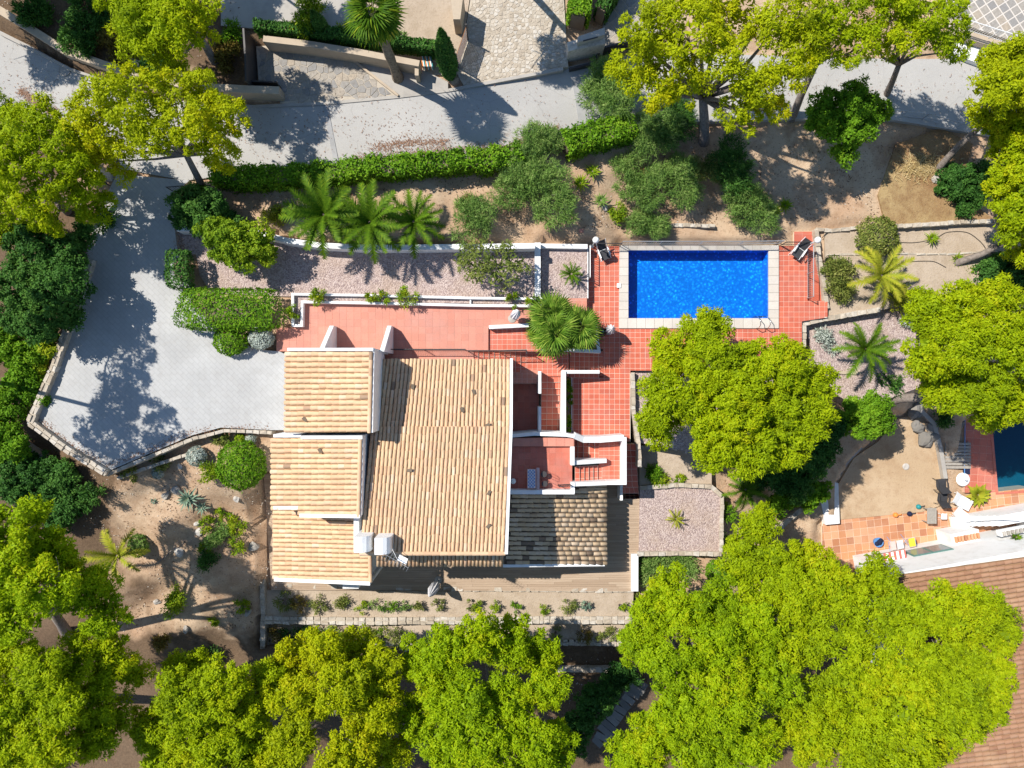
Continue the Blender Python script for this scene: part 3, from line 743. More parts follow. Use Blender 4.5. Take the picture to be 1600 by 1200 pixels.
# ------------------------------------------------------------------ the villa
def roof_tile_mesh(pitch, L, cov=0.45):
    m = MB(); R = pitch*cov; n = 5; ov = 1.16
    rings = [(0.0, R, 0.035), (L*ov, R*0.80, 0.0)]
    vs = []
    for y, r, z in rings:
        for k in range(n+1):
            a = math.pi*k/n; vs.append((-r*math.cos(a), y, z + r*0.78*math.sin(a)))
    for k in range(n+1):
        a = math.pi*k/n; r = R*0.80; vs.append((-r*math.cos(a), 0.0, 0.030 + r*0.70*math.sin(a)))
    fs = [(k, k+1, n+1+k+1, n+1+k) for k in range(n)] + [(2*(n+1)+k, 2*(n+1)+k+1, k+1, k) for k in range(n)]
    return vs, fs
TILE_BUDGET = [300]
def roof(root, quad, pitch, L, mat, under, individual=0, name='roof', thick=0.14, seed=1, rot=0.0, label=None, cov=0.45, stagger=0.25):
    Q = [Vector(P(*q)) for q in quad]       # eave-left, eave-right, ridge-right, ridge-left
    nrm = (Q[1]-Q[0]).cross(Q[3]-Q[0]).normalized()
    if nrm.z < 0: nrm = -nrm
    mb = MB(); D = Vector((0, 0, thick))
    vs = [q for q in Q] + [q - D for q in Q]
    ccw = ((Q[1]-Q[0]).cross(Q[3]-Q[0])).z > 0
    f = [(0,1,2,3),(7,6,5,4),(0,4,5,1),(1,5,6,2),(2,6,7,3),(3,7,4,0)]
    if not ccw: f = [t[::-1] for t in f]
    mb.add(vs, f); ro = mb.build(name, under, root)
    if label: ro['label'] = label
    rng = random.Random(seed)
    W = ((Q[1]-Q[0]).length + (Q[2]-Q[3]).length)/2; H = ((Q[3]-Q[0]).length + (Q[2]-Q[1]).length)/2
    nc = max(2, round(W/pitch)); nr = max(2, round(H/L)); pw = W/nc; lh = H/nr
    tv, tf = roof_tile_mesh(pw, lh, cov)
    org = origin_of(root)
    rest = MB(); shared = None; cells = []
    for r in range(nr):
        for c in range(nc):
            u = (c+0.5)/nc; v = r/nr
            cells.append((r, c, u, v))
    cells.sort(key=lambda q: -q[0])
    phase = [rng.uniform(0, stagger) for _ in range(nc)]
    for r, c, u, v in cells:
        lo = Q[0].lerp(Q[1], u); hi = Q[3].lerp(Q[2], u)
        p = lo.lerp(hi, v); up = (hi-lo).normalized(); ac = up.cross(nrm).normalized()
        jx = rng.uniform(-.012, .012); tw = rng.uniform(-.03, .03); tilt = rng.uniform(-.01, .02)
        up2 = (up + ac*tw + nrm*tilt).normalized(); ac2 = up2.cross(nrm).normalized(); n2 = ac2.cross(up2).normalized()
        p = p + ac*jx - up*(rng.uniform(0.0, 0.05) + (phase[c]*lh if r else 0))
        Mx = Matrix(((ac2.x, up2.x, n2.x, p.x), (ac2.y, up2.y, n2.y, p.y), (ac2.z, up2.z, n2.z, p.z), (0, 0, 0, 1)))
        if individual > 0 and TILE_BUDGET[0] > 0:
            if shared is None:
                me = bpy.data.meshes.new('roof_tile'); me.from_pydata(tv, [], tf); me.materials.append(mat)
                me.polygons.foreach_set('use_smooth', [i < 5 for i in range(len(tf))]); shared = me
            o = bpy.data.objects.new('roof_tile', shared); C.objects.link(o); o.parent = ro
            o.matrix_basis = Matrix.Translation(-org) @ Mx
            individual -= 1; TILE_BUDGET[0] -= 1
        else:
            rest.add([Mx @ Vector(q) for q in tv], tf, rng.random())
    if rest.v:
        o = rest.build('roof_tile_field', mat, ro); o['kind'] = 'stuff'
        o.data.polygons.foreach_set('use_smooth', [True]*len(o.data.polygons)); o.data.update()
    return ro
def walls_under(root, quad, zb, inset=0.12, mat=None, drop=0.06, name='wall'):
    Q = [Vector(P(*q)) for q in quad]; c = sum(Q, Vector())/4
    p = [q + (c-q).normalized()*inset for q in Q]
    zt = [q.z - drop for q in Q]
    return MB().prism([(q.x, q.y) for q in p], zb, zt).build(name, mat or M['white'], root)

villa = empty('villa', (*P(690, 720, -3.1)[:2], -3.1), 'white villa with pale clay tiled roofs in the middle of the plot', 'house')
# main roof: one pitch rising from the north eave to the ridge at the south, stepped once
mainN = [(797,562,2.2),(598,562,2.2),(584,672,2.75),(796.5,672,2.75)]
mainS = [(796.5,667,2.85),(580,667,2.85),(562,864,3.65),(788,864,3.65)]
roof(villa, mainS, 0.218, 0.43, M['roof'], M['roof_under'], individual=300, seed=3)
roof(villa, mainN, 0.218, 0.43, M['roof'], M['roof_under'], seed=4)
nw = [(447,549,3.3),(446,676,3.3),(578,675,4.6),(581,549,4.6)]
roof(villa, nw, 0.285, 0.42, M['roof'], M['roof_under'], seed=5)
midu = [(468,684,2.9),(468,806,2.9),(561,806,3.85),(564,684,3.85)]
midl = [(425,684,2.3),(425,798,2.3),(470,798,2.75),(470,684,2.75)]
roof(villa, midl, 0.285, 0.42, M['roof'], M['roof_under'], seed=6)
roof(villa, midu, 0.285, 0.42, M['roof'], M['roof_under'], seed=7)
sw = [(428,797,0.5),(428,905,0.5),(577,909,1.8),(574,800,1.8)]
roof(villa, sw, 0.265, 0.42, M['roof'], M['roof_under'], seed=8)
er = [(947,884,-0.8),(947,764,-0.8),(795,764,0.1),(787,882,0.1)]
roof(villa, er, 0.27, 0.42, M['roof_pale'], M['roof_dark'], seed=9, cov=.44, stagger=.9)
er2 = [(947,765.5,-0.8),(947,757,-0.8),(899,759,-0.52),(899,766,-0.52)]
roof(villa, er2, 0.25, 0.42, M['roof_pale'], M['roof_dark'], seed=10, cov=.44, stagger=.9)
porch = [(588,883,1.9),(786,883,1.9),(786,863,2.3),(588,863,2.3)]
roof(villa, porch, 0.218, 0.42, M['roof'], M['roof_under'], seed=11)
for q, zb in ((mainN, -3.0), (mainS, -3.0), (nw, 0.0), (midu, -3.0), (midl, -2.0), (sw, -3.2)):
    walls_under(villa, q, zb)
walls_under(villa, er, -3.1, 0.35); 
# ridge caps
def ridge_caps(a, b, r=0.12, L=0.42):
    A, B = Vector(P(*a)), Vector(P(*b)); d = (B-A); n = max(1, round(d.length/L)); mb = MB(); rng = random.Random(n)
    d.normalize(); s = Vector((-d.y, d.x, 0)); step = (B-A).length/n
    for i in range(n):
        c0 = A + d*step*i; c1 = A + d*step*(i+1.12); vs = []
        for c, rr in ((c0, r), (c1, r*0.82)):
            for k in range(6):
                an = math.pi*k/5; vs.append(c + s*math.cos(an)*rr + Vector((0, 0, math.sin(an)*rr*0.8+0.02)))
        mb.add(vs, [(k, k+1, 7+k, 6+k) for k in range(5)], rng.random())
    mb.build('ridge_cap', M['roof'], villa, smooth=True)
ridge_caps((562,865,3.68), (788,865,3.68)); ridge_caps((580,550,4.65), (577,675,4.65)); ridge_caps((563,686,3.9), (560,806,3.9)); ridge_caps((576,802,1.85), (579,908,1.85))
# white parapets and verges
def para(pts, w, zt, zb, label=None):
    o = px_wall(MB(), pts, w, zt, zb).build('parapet', M['white'], villa)
    return o
para([(799,560),(798.6,668),(791,866)], 0.16, [2.42, 2.98, 3.85], [-3.0]*3)
para([(449,546),(583,546)], 0.16, [3.45, 4.75], [0.0, 0.0])
para([(583.5,544),(581,676)], 0.10, [4.65, 4.65], [1.8, 1.8])
para([(427,681),(470,681)], 0.16, [2.5, 2.95], [-1, -1])
para([(470,683.5),(566,683.5)], 0.18, [3.15, 4.1], [-1, -1])
para([(566,681),(563,806)], 0.10, [3.9, 3.9], [1.0, 1.0])
para([(427,793.5),(468,793.5)], 0.17, [2.45, 2.9], [-2, -2])
para([(468,805.5),(562,807)], 0.18, [3.05, 4.0], [-2, -2])
para([(556.5,806),(556.5,862)], 0.26, [2.9, 2.9], [1.0, 1.0])
para([(428,905.5),(578,912)], 0.20, [0.62, 1.95], [-3.2, -3.2])
para([(786,884.5),(945,882.5)], 0.16, [0.2, -0.7], [-3.1, -3.1])
# buttresses standing on the terrace north of the garage wing
for (a, b, c, nm) in (((520,509),(497,545),12,0),((610,509),(592,545),12,1)):
    x0, y0, _ = P(a[0], a[1], 0.95); x1, y1, _ = P(b[0], b[1], 3.1)
    b0 = P(a[0], a[1], 0.95); yb = b0[1]; ye = P(0, 549, 3.5)[1]
    xx = (P(a[0]+2, a[1], .95)[0])
    mb = MB(); w = 0.24
    mb.add([(xx-w,yb,0.3),(xx,yb,0.3),(xx,ye,0.3),(xx-w,ye,0.3),(xx-w,yb,1.0),(xx,yb,1.0),(xx,ye,3.35),(xx-w,ye,3.35)],
           [(0,3,2,1),(4,5,6,7),(0,1,5,4),(1,2,6,5),(2,3,7,6),(3,0,4,7)])
    mb.build('buttress', M['white'], villa)
# garage door on the west wall and south face details
gx = P(449, 600, 3.5)[0]
MB().box((gx-0.0, P(0,650,3.5)[1], 0.36), (gx+0.10, P(0,575,3.5)[1], 2.6)).build('garage_door', M['red'], villa)
MB().box((P(536,0,-1)[0], P(0,919,-1)[1], -3.1), (P(561,0,-1)[0], P(0,912,-1)[1], -0.9)).build('meter_box', M['white'], villa)
# porch posts
for px in (600, 660, 722, 780):
    x, y, _ = P(px, 879, 1.85)
    MB().box((x-.12, y-.02, -3.1), (x+.12, y+.22, 1.85)).build('porch_post', M['white'], villa)
# chimneys with rounded caps
def chimney(px0, px1, py0, py1, z0, zt, label):
    x0, y1, _ = P(px0, py0, zt); x1, y0, _ = P(px1, py1, zt)
    prof = [(x0, z0), (x1, z0), (x1, zt-0.5)] + [(x1 - (x1-x0)*0.75*(1-math.cos(a)), zt-0.5+0.5*math.sin(a)) for a in (0.4, 0.8, 1.2, math.pi/2)] + [(x0, zt-0.02)]
    n = len(prof)
    vs = [(x, y0, z) for x, z in prof] + [(x, y1, z) for x, z in prof]
    fs = [tuple(range(n)), tuple(range(n, 2*n))[::-1]] + [(i, n+i, n+(i+1)%n, (i+1)%n) for i in range(n)]
    ch = mesh_obj('chimney', vs, fs, M['white'], villa); ch['label'] = label
    m = MB(); m.box((x1-.004, y0+.12, zt-1.0), (x1+.012, y1-.12, zt-0.6)); m.build('flue_opening', M['grey_conc'], ch)
chimney(553, 577, 839, 864, 1.5, 4.7, 'left of the two white chimneys'); chimney(585, 609, 841, 867, 2.8, 4.8, 'right of the two white chimneys')
# a few odd dark tiles and vents lying on the roof
rng = random.Random(12)
for px, py, z in ((645,604,2.45),(740,612,2.48),(722,640,2.62),(762,664,2.75),(640,735,3.13),(764,770,3.27),(763,822,3.48),(476,655,3.62),(500,704,3.26)):
    x, y, _ = P(px, py, z+.16); a = rng.uniform(0, 3)
    mb = MB(); mb.obox((x, y, z+.15), (.13*math.cos(a), .13*math.sin(a), .02), (-.08*math.sin(a), .08*math.cos(a), .03), (0, 0, .035)); mb.build('loose_tile', M['mortar_dark'], villa)

# courtyard walls belong to the villa
CW = [0]
def cwall(pts, w, zt, zb):
    CW[0] += 1; e = 0.004*CW[0]
    zt = [z-e for z in zt] if isinstance(zt, list) else zt-e
    return px_wall(MB(), pts, w, zt, zb).build('courtyard_wall', M['white'], villa)
cwall([(843.5,580),(843.5,615)], 0.16, 0.55, -2.75)
cwall([(843.5,636),(843.5,679)], 0.16, [0.3,0.1], -2.75)
cwall([(881,580),(881,684)], 0.24, 0.35, -2.7)
cwall([(878,581),(937,581)], 0.20, [0.3,-0.1], -2.75)
cwall([(893.6,586),(893.6,676)], 0.05, -1.0, -2.4)
cwall([(800,681),(835,678),(884,679.5),(898,682)], 0.20, [0.55,0.7,0.75,0.7], -2.75)
cwall([(898,681),(912,687),(938,687),(975,684)], 0.34, [0.70,0.4,0.3,0.25], -2.75)
cwall([(975.5,683),(975.5,757)], 0.26, 0.25, -3.1)
cwall([(979,754.5),(948,754.5)], 0.22, 0.25, -3.1)
cwall([(948,755),(897,757)], 0.22, [0.25,0.75], -3.1)
cwall([(895,754),(895,771)], 0.22, 0.8, -3.1)
cwall([(897.5,769),(797,769)], 0.24, [0.8,0.85], -3.1)
cwall([(894.6,698),(894.6,727)], 0.22, 0.8, -2.75)
cwall([(893,723.5),(948,720)], 0.24, [0.7,-0.05], -2.75)
cwall([(971,758),(971,782)], 0.16, -1.9, -3.1)
tl = MB().prism(px_poly([(801,684.5),(897,683.5),(897,697.5),(801,697.5)], 0.45), -2.75, 0.45).build('ledge', M['tile_worn'], villa)
for i in range(7):
    x0 = 801+i*13.6; MB().prism(px_poly([(x0+.3,684.8),(x0+13.3,684.8),(x0+13.3,697.2),(x0+.3,697.2)], 0.46), 0.44, 0.465, rng.random()).build('ledge_tile', M['tile_worn'], tl)
# low wall at the edge of the upper terrace and the planter of the fan palms
tw = px_wall(MB(), [(764,511),(826,508)], 0.2, 0.75, 0.0).build('low_wall', M['white'])
tag(tw, 'short low white wall between the terrace and the fan palms', 'wall')
pl = empty('planter', (*P(882, 520, -2.1)[:2], -2.1), 'white planter wall under the clump of fan palms', 'planter')
px_wall(MB(), [(850,500),(849,545),(936,549),(930,505),(850,500)], 0.18, [0.35,0.3,-0.1,-0.2,0.35], [-2.1]*5).build('planter_wall', M['white'], pl)
MB().prism(px_poly([(852,503),(850,543),(934,547),(928,507)], -0.2), -2.1, -0.25).build('soil', M['brown_soil'], pl)
iv = MB().prism(px_poly([(884,585),(892.5,585),(892.5,677),(884,677)], -1.1), -2.6, -1.1).build('soil', M['brown_soil'], villa)

# ------------------------------------------------------------------ garden walls
def thing_wall(pts, w, zt, zb, label, mat='white', name='garden_wall', cat='wall'):
    n = len(pts); zs = zt if isinstance(zt, list) else [zt]*n
    x, y, _ = P(*pts[n//2], zs[n//2])
    lo = min(zb) if isinstance(zb, list) else zb
    o = px_wall(MB(), pts, w, zt, zb).build(name, M[mat], origin=(x, y, lo))
    return tag(o, label, cat)
thing_wall([(276,357),(340,357),(400,363),(450,376),(500,383),(560,386),(620,386.5),(836,384)], 0.30, 0.98, -0.3, 'long curved white garden wall below the row of palms')
thing_wall([(840,379),(840,470)], 0.34, [0.25,0.1], -1.2, 'white wall running between the two pink gravel beds')
thing_wall([(845,384),(918,385)], 0.26, -0.2, -1.8, 'short white wall along the top of the cycad gravel bed')
thing_wall([(918.5,386),(918.5,466)], 0.05, -0.53, -1.8, 'thin pale edging between cycad gravel and pool deck', 'whitepaint', 'edging', 'edging')
po = empty('planter', (*P(650, 468, 0.3)[:2], 0.3), 'long narrow white planter along the gravel bed beside the terrace', 'planter')
px_wall(MB(), [(457,508),(457,459.5),(560,461),(735,465.5),(848,467)], 0.13, 0.80, 0.2).build('planter_wall', M['white'], po)
px_wall(MB(), [(456,508.5),(471,508.5),(472,471.5),(560,473),(735,477),(848,478)], 0.14, 0.72, 0.2).build('planter_wall', M['white'], po)
px_wall(MB(), [(735,466),(735,477)], 0.08, 0.70, 0.2).build('planter_wall', M['white'], po)
px_wall(MB(), [(848,467),(848,479)], 0.12, 0.75, 0.2).build('planter_wall', M['white'], po)
MB().prism(px_poly([(459,507),(459,462),(560,463),(846,469),(846,476),(560,471),(470,470),(468,507)], 0.55), 0.2, 0.55).build('soil', M['gravel'], po)

def stone_wall(pts, w, zt, zb, label, slen=(0.34, 0.6), course=0.3, seed=1, mat='stone', name='stone_wall', nind=1):
    """core of mortar, every stone of the top course a piece; lower courses joined"""
    rng = random.Random(seed)
    n = len(pts); zt = zt if isinstance(zt, list) else [zt]*n; zb = zb if isinstance(zb, list) else [zb]*n
    path = [Vector(P(x, y, zt[i])) for i, (x, y) in enumerate(pts)]
    mid = path[n//2]; root = empty(name, (mid.x, mid.y, min(zb)), label, 'wall')
    wall_mb(MB(), [tuple(p) for p in path], w*0.86, [z-0.05 for z in zt], zb).build('core', M['mortar'], root)
    low = MB()
    for i in range(n-1):
        a, b = path[i], path[i+1]; d = (b-a).xy; Ln = d.length; d.normalize(); nn = Vector((-d.y, d.x))
        rows = max(1, min(4, int(((zt[i]+zt[i+1])/2 - (zb[i]+zb[i+1])/2)/course)))
        for r in range(rows):
            s = -rng.uniform(0, .1)
            while s < Ln-.05:
                l = rng.uniform(*slen); e = min(s+l, Ln+.05); t0, t1 = max(0, s/Ln), min(1, e/Ln)
                # two stones across a wide top
                parts = [(-.5, .5)] if w < 0.42 else [(-.5, rng.uniform(-.1, .1)), None]
                if parts[-1] is None: parts[-1] = (parts[0][1], .5)
                for k0, k1 in parts:
                    g = 0.018
                    zz = a.z*(1-(t0+t1)/2) + b.z*(t0+t1)/2 - r*course + rng.uniform(-.03, .03)
                    q = []
                    for (tt, kk) in ((t0, k0), (t1, k0), (t1, k1), (t0, k1)):
                        c = a.xy.lerp(b.xy, tt) + nn*kk*w
                        q.append(c)
                    cen = sum(q, Vector((0, 0)))/4
                    q = [c + (cen-c).normalized()*g + Vector((rng.uniform(-.025, .025), rng.uniform(-.025, .025))) for c in q]
                    top = [c.lerp(cen, 0.12) + Vector((rng.uniform(-.02, .02), rng.uniform(-.02, .02))) for c in q]
                    tgt = MB() if r < nind else low
                    tgt.prism([tuple(c) for c in q], zz-course+.03, [zz+rng.uniform(-.025, .025) for _ in q], rng.random(), top=[tuple(c) for c in top])
                    if r < nind: tgt.build('stone', M[mat], root)
                s = e
    if low.v:
        o = low.build('lower_stones', M[mat], root); o['kind'] = 'stuff'
    return root
stone_wall([(45,660),(80,580),(104,512),(140,405)], 0.42, 0.75, -1.0, 'stone wall along the shady left side of the driveway', seed=2)
stone_wall([(45,660),(100,700),(166,740)], 0.42, 0.7, -1.2, 'stone wall at the lower left corner of the driveway', seed=3)
stone_wall([(166,742),(230,715),(300,686),(350,673),(424,676)], 0.22, 0.45, -1.2, 'low stone kerb wall along the front edge of the driveway', seed=4)
stone_wall([(182,748),(250,724),(315,703)], 0.22, -0.15, -1.4, 'thin stone edging one step below the driveway kerb', seed=5)
stone_wall([(28,690),(60,712),(104,738)], 0.3, -0.6, -1.8, 'low stone wall in the dark corner below the driveway', seed=6)
stone_wall([(425,914),(560,918),(760,921),(990,923)], 0.3, -3.12, -4.0, 'pebbly stone edge wall along the boarded terrace', seed=7)
stone_wall([(413,969),(560,971),(700,970),(850,969),(988,969)], 0.5, -3.2, -4.6, 'broad stone retaining wall between the two shrub beds', seed=8)
stone_wall([(412,1006),(440,1001),(560,1004),(700,1006),(860,1004),(990,1005)], 0.42, -4.1, -5.6, 'lowest stone retaining wall below the second shrub bed', seed=9)
stone_wall([(862,1046),(920,1047),(992,1046)], 0.4, -4.75, -5.9, 'short stone wall above the shaded stone steps', seed=10)
stone_wall([(409,905),(411,960),(409,1040)], 0.34, [-2.9,-3.2,-4.0], -5.2, 'stone side wall at the left end of the shrub beds', seed=11)
stone_wall([(1256,542),(1256,506),(1285,499),(1330,491),(1376,484)], 0.34, -1.3, -2.6, 'pale stone wall below the deck corner at the two young palms', seed=12)
stone_wall([(1276,358),(1280,400),(1288,440),(1293,482)], 0.30, -1.15, -2.4, 'pale stone wall beside the narrow tiled path', seed=13)
stone_wall([(1276,358),(1300,360),(1340,356)], 0.25, -1.3, -2.4, 'short stone kerb left of the round olive bush', seed=14)
stone_wall([(1385,354),(1440,351),(1500,347),(1558,345)], 0.28, -1.05, -2.4, 'low stone kerb below the brown dirt patch', seed=15)
stone_wall([(1020,353),(1060,351),(1118,353)], 0.25, -1.25, -2.4, 'low stone kerb behind the pool railing', seed=16)
stone_wall([(1292,398),(1400,396),(1480,397),(1558,392)], 0.12, -1.38, -2.4, 'thin stone line crossing the pale soil bed', slen=(.5,.9), seed=17)
stone_wall([(1000,763),(1060,758),(1112,761),(1129,776)], 0.30, -2.75, -3.6, 'stone wall along the top of the square gravel bed', seed=18)
stone_wall([(1129,776),(1127,864)], 0.25, -2.85, -3.6, 'stone wall on the right side of the square gravel bed', seed=19)
stone_wall([(996,866),(1060,865),(1128,866)], 0.30, -2.8, -3.8, 'stone wall along the bottom of the square gravel bed', seed=20)
stone_wall([(989,582),(990,640),(998,692),(1000,730)], 0.28, -1.05, -3.3, 'pale stone kerb at the right edge of the lower tiles', seed=21)
stone_wall([(1000,700),(1040,697),(1075,707),(1112,716)], 0.25, -2.55, -3.4, 'stone kerb above the small soil bed with leafy shrubs', seed=22)
thing_wall([(992,866),(992,924)], 0.42, -2.85, -3.8, 'short white wall at the right end of the boarded terrace')
thing_wall([(1278,581),(1346,583)], 0.18, -1.85, -3.0, 'thin white kerb between the yuccas and the gravel', 'cream')
thing_wall([(1438,640),(1460,662),(1470,700),(1478,748)], 0.26, -4.55, -5.6, 'curved pale wall on the right side of the sand yard', 'grey_conc')
thing_wall([(1345,698),(1322,722),(1303,752)], 0.3, -4.5, -5.6, 'grey wall on the left side of the sand yard', 'grey_conc')
pw = MB().prism(px_poly([(1280,770),(1300,752),(1310,755),(1312,818),(1290,820)], -4.55), -5.6, -4.55).build('garden_wall', M['white'], origin=(*P(1300,790,-5.6)[:2], -5.6))
tag(pw, 'broad white wall top at the left corner of the sand yard', 'wall')
stone_wall([(1200,845),(1235,810),(1262,790)], 0.35, -4.2, -5.6, 'pale sloping wall below the bright broad-leaved bush', seed=24)

# stone steps in the shade at the bottom
st = empty('stone_steps', (*P(965, 1120, -6.2)[:2], -6.2)); st['kind'] = 'structure'
rng = random.Random(5)
for i in range(13):
    t = i/12; px, py = 1000-72*t, 1068+100*t; z = -5.1-0.9*t
    c = Vector(P(px, py, z)); d = Vector((-.58, -.8, 0)).normalized(); s = Vector((-d.y, d.x, 0))
    d2 = (d+s*rng.uniform(-.18, .18)).normalized(); s2 = Vector((-d2.y, d2.x, 0)); MB().obox(c - Vector((0, 0, .3)), d2*0.20, s2*(0.48+rng.uniform(-.1, .1)), (0, rng.uniform(-.02, .02), .3), rng.random()).build('step', M['rock_shaded'], st)

# ------------------------------------------------------------------ foliage
def unit(v): return v/np.maximum(np.linalg.norm(v, axis=-1, keepdims=True), 1e-9)
def leaf_tris(rng, p, d, ln, wd):
    """p base points, d directions (n,3), ln, wd (n,) -> (n,3,3)"""
    n = len(p); r = unit(rng.normal(size=(n, 3))); s = unit(np.cross(d, r))
    h = s*(wd[:, None]/2)
    return np.stack([p - h, p + h, p + d*ln[:, None]], 1)
def flat_tris(rng, p, nrm, ln, wd, jit):
    """leaf faces lying roughly along the surface with normal nrm"""
    n = len(p); nr = unit(nrm + jit*rng.normal(size=(n, 3))); r = unit(rng.normal(size=(n, 3)))
    d = unit(np.cross(nr, r)); s = np.cross(nr, d)
    h = s*(wd[:, None]/2); t = d*(ln[:, None]*0.5)
    return np.stack([p - h - t*0.7, p + h - t*0.7, p + t*1.3], 1)
def sphere_dirs(rng, n, zmin=-0.35):
    z = rng.uniform(zmin, 1, n); a = rng.uniform(0, 2*np.pi, n); r = np.sqrt(1-z*z)
    return np.stack([r*np.cos(a), r*np.sin(a), z], 1)
def crown_cloud(seed, lobes, dens=3.6, sub=0.40, nleaf=125, ll=0.19, lw=0.068, zmin=-0.25, loose=0.2, up=0.35, fill=1.0):
    """lobes (k,6): centre, radii. Tufts over every lobe, needles over every tuft"""
    rng = np.random.default_rng(seed); L = np.asarray(lobes, float); T = []; K = []
    for i, (x, y, z, rx, ry, rz) in enumerate(L):
        n = max(5, int(dens*np.pi*rx*ry*2.1))
        d = sphere_dirs(rng, n, zmin)
        bump = 1 + 0.10*np.sin(d[:, 0]*5+i)*np.cos(d[:, 1]*6+i*2)
        c = np.array([x, y, z]) + d*np.array([rx, ry, rz])*(rng.uniform(1-loose, 1.0, n)*bump)[:, None]
        keep = np.ones(n, bool)
        for j in range(len(L)):
            if j != i: keep &= (((c-L[j, :3])/(L[j, 3:]*0.82))**2).sum(1) > 1
        T.append(c[keep]); K.append(d[keep])
    c = np.concatenate(T); out = np.concatenate(K); m = len(c)
    sr = sub*rng.uniform(0.65, 1.3, m); tn = rng.uniform(0.15, 0.85, m)
    # hue drifts over the crown
    tn = np.clip(tn*0.5 + 0.25 + 0.22*np.sin(c[:, 0]*0.9+seed)*np.cos(c[:, 1]*0.8+seed*1.7), 0, 1)
    ci = np.repeat(np.arange(m), nleaf); n = len(ci)
    d = unit(rng.normal(size=(n, 3)) + 0.75*out[ci] + np.array([0, 0, up]))
    p = c[ci] + d*(sr[ci]*rng.uniform(0.25, 1.0, n)**0.6)[:, None]
    ld = unit(d*0.9 + 0.65*rng.normal(size=(n, 3)))
    fl = rng.random(n) < 0.68; g = ~fl
    a = leaf_tris(rng, p[g], ld[g], ll*rng.uniform(.6, 1.3, g.sum()), lw*rng.uniform(.7, 1.3, g.sum()))
    b = flat_tris(rng, p[fl], unit(d[fl]+np.array([0, 0, .5])), 0.8*ll*rng.uniform(.6, 1.3, fl.sum()), 1.35*lw*rng.uniform(.7, 1.4, fl.sum()), 0.34)
    # inner twiglets carrying sparser, larger sprays
    nf = int(fill*n*0.14); li = rng.choice(len(L), nf, p=(L[:, 3]*L[:, 4])/(L[:, 3]*L[:, 4]).sum())
    fd = sphere_dirs(rng, nf, -.5); fp = L[li, :3]+fd*L[li, 3:]*rng.uniform(.2, .85, nf)[:, None]
    f = flat_tris(rng, fp, np.tile([0, 0, 1.0], (nf, 1)), np.full(nf, ll*1.7), np.full(nf, lw*2.6), .6)
    V = np.concatenate([a, b, f]); tint = np.concatenate([tn[ci][g], tn[ci][fl], rng.uniform(.1, .5, nf)])
    return V, np.clip(tint + rng.normal(0, 0.13, len(tint)), 0, 1)

def grey_twigs(mb, rng, c, r, n):
    for _ in range(n):
        d = Vector((rng.gauss(0, 1), rng.gauss(0, 1), rng.uniform(-.1, .8))).normalized()
        a = Vector(c); b = a + d*r*rng.uniform(.5, .95)
        m = a.lerp(b, .5) + Vector((rng.uniform(-.1, .1), rng.uniform(-.1, .1), rng.uniform(-.05, .15)))
        mb.tube([a, m, b], [.035, .025, .01], 4)
def pine(label, base, lobes, mat='pine', seed=1, rad=0.22, dens=4.6, bend=None, twigs=6, group=None, fork=0.55, name='pine_tree', cat='pine tree', squash=0.86, bark='bark', clumpy=True, **kw):
    """base px on soil (px,py) or (px,py,z); lobes px (px,py,r_px,z)"""
    b = Vector(G(*base) if len(base) == 2 else P(*base))
    root = empty(name, b, label, cat, group)
    W = []
    rz_ = random.Random(seed*7+1)
    for l in lobes:
        px, py, r, z = l[:4]; rr = r*S(z)
        if clumpy: z += rz_.uniform(-1.0, 1.0); rr = r*S(z)*rz_.uniform(.88, 1.0)
        px, py = px, py; W.append((*P(px, py, z), rr, rr, rr*squash))
    SB = W
    if clumpy:
        rg = np.random.default_rng(seed+900); SB = []
        for w in W:
            k = max(4, int(round(8*w[3])))
            ph = rg.uniform(0, 6.28)
            for q in range(k):
                f = (q+.5)/k; rad_ = math.sqrt(f)*.70; an = ph+q*2.39996
                zz = math.sqrt(max(0, 1-rad_*rad_))*.72
                r2 = rg.uniform(.42, .74)
                SB.append((w[0]+w[3]*rad_*math.cos(an), w[1]+w[4]*rad_*math.sin(an), w[2]+w[5]*zz+rg.normal(0, .22), r2, r2, r2*.78))
    V, t = crown_cloud(seed, SB, dens*(.62 if clumpy else 1), **kw)
    tri_obj('crown', V, t, M[mat], root)
    rng = random.Random(seed); mb = MB()
    cen = Vector((sum(w[0] for w in W)/len(W), sum(w[1] for w in W)/len(W), sum(w[2] for w in W)/len(W)))
    fk = b.lerp(cen, fork) + Vector((0, 0, 0.12*(cen.z-b.z)))
    if bend: fk = Vector(P(*bend))
    mid = b.lerp(fk, .5) + Vector((rng.uniform(-.15, .15), rng.uniform(-.15, .15), 0))
    mb.tube([b - Vector((0, 0, .25)), b + (mid-b)*0.08, mid, fk], [rad*1.35, rad*1.1, rad*.9, rad*.75], 8)
    for w in W:
        c = Vector(w[:3]) - Vector((0, 0, w[5]*0.3)); m = fk.lerp(c, .55) + Vector((rng.uniform(-.3, .3), rng.uniform(-.3, .3), -.25))
        mb.tube([fk - (fk-mid).normalized()*0.1, m, c], [rad*.55, rad*.34, rad*.15], 6)
        grey_twigs(mb, rng, c, w[3]*0.9, twigs)
    mb.build('trunk', M[bark], root, smooth=True)
    return root

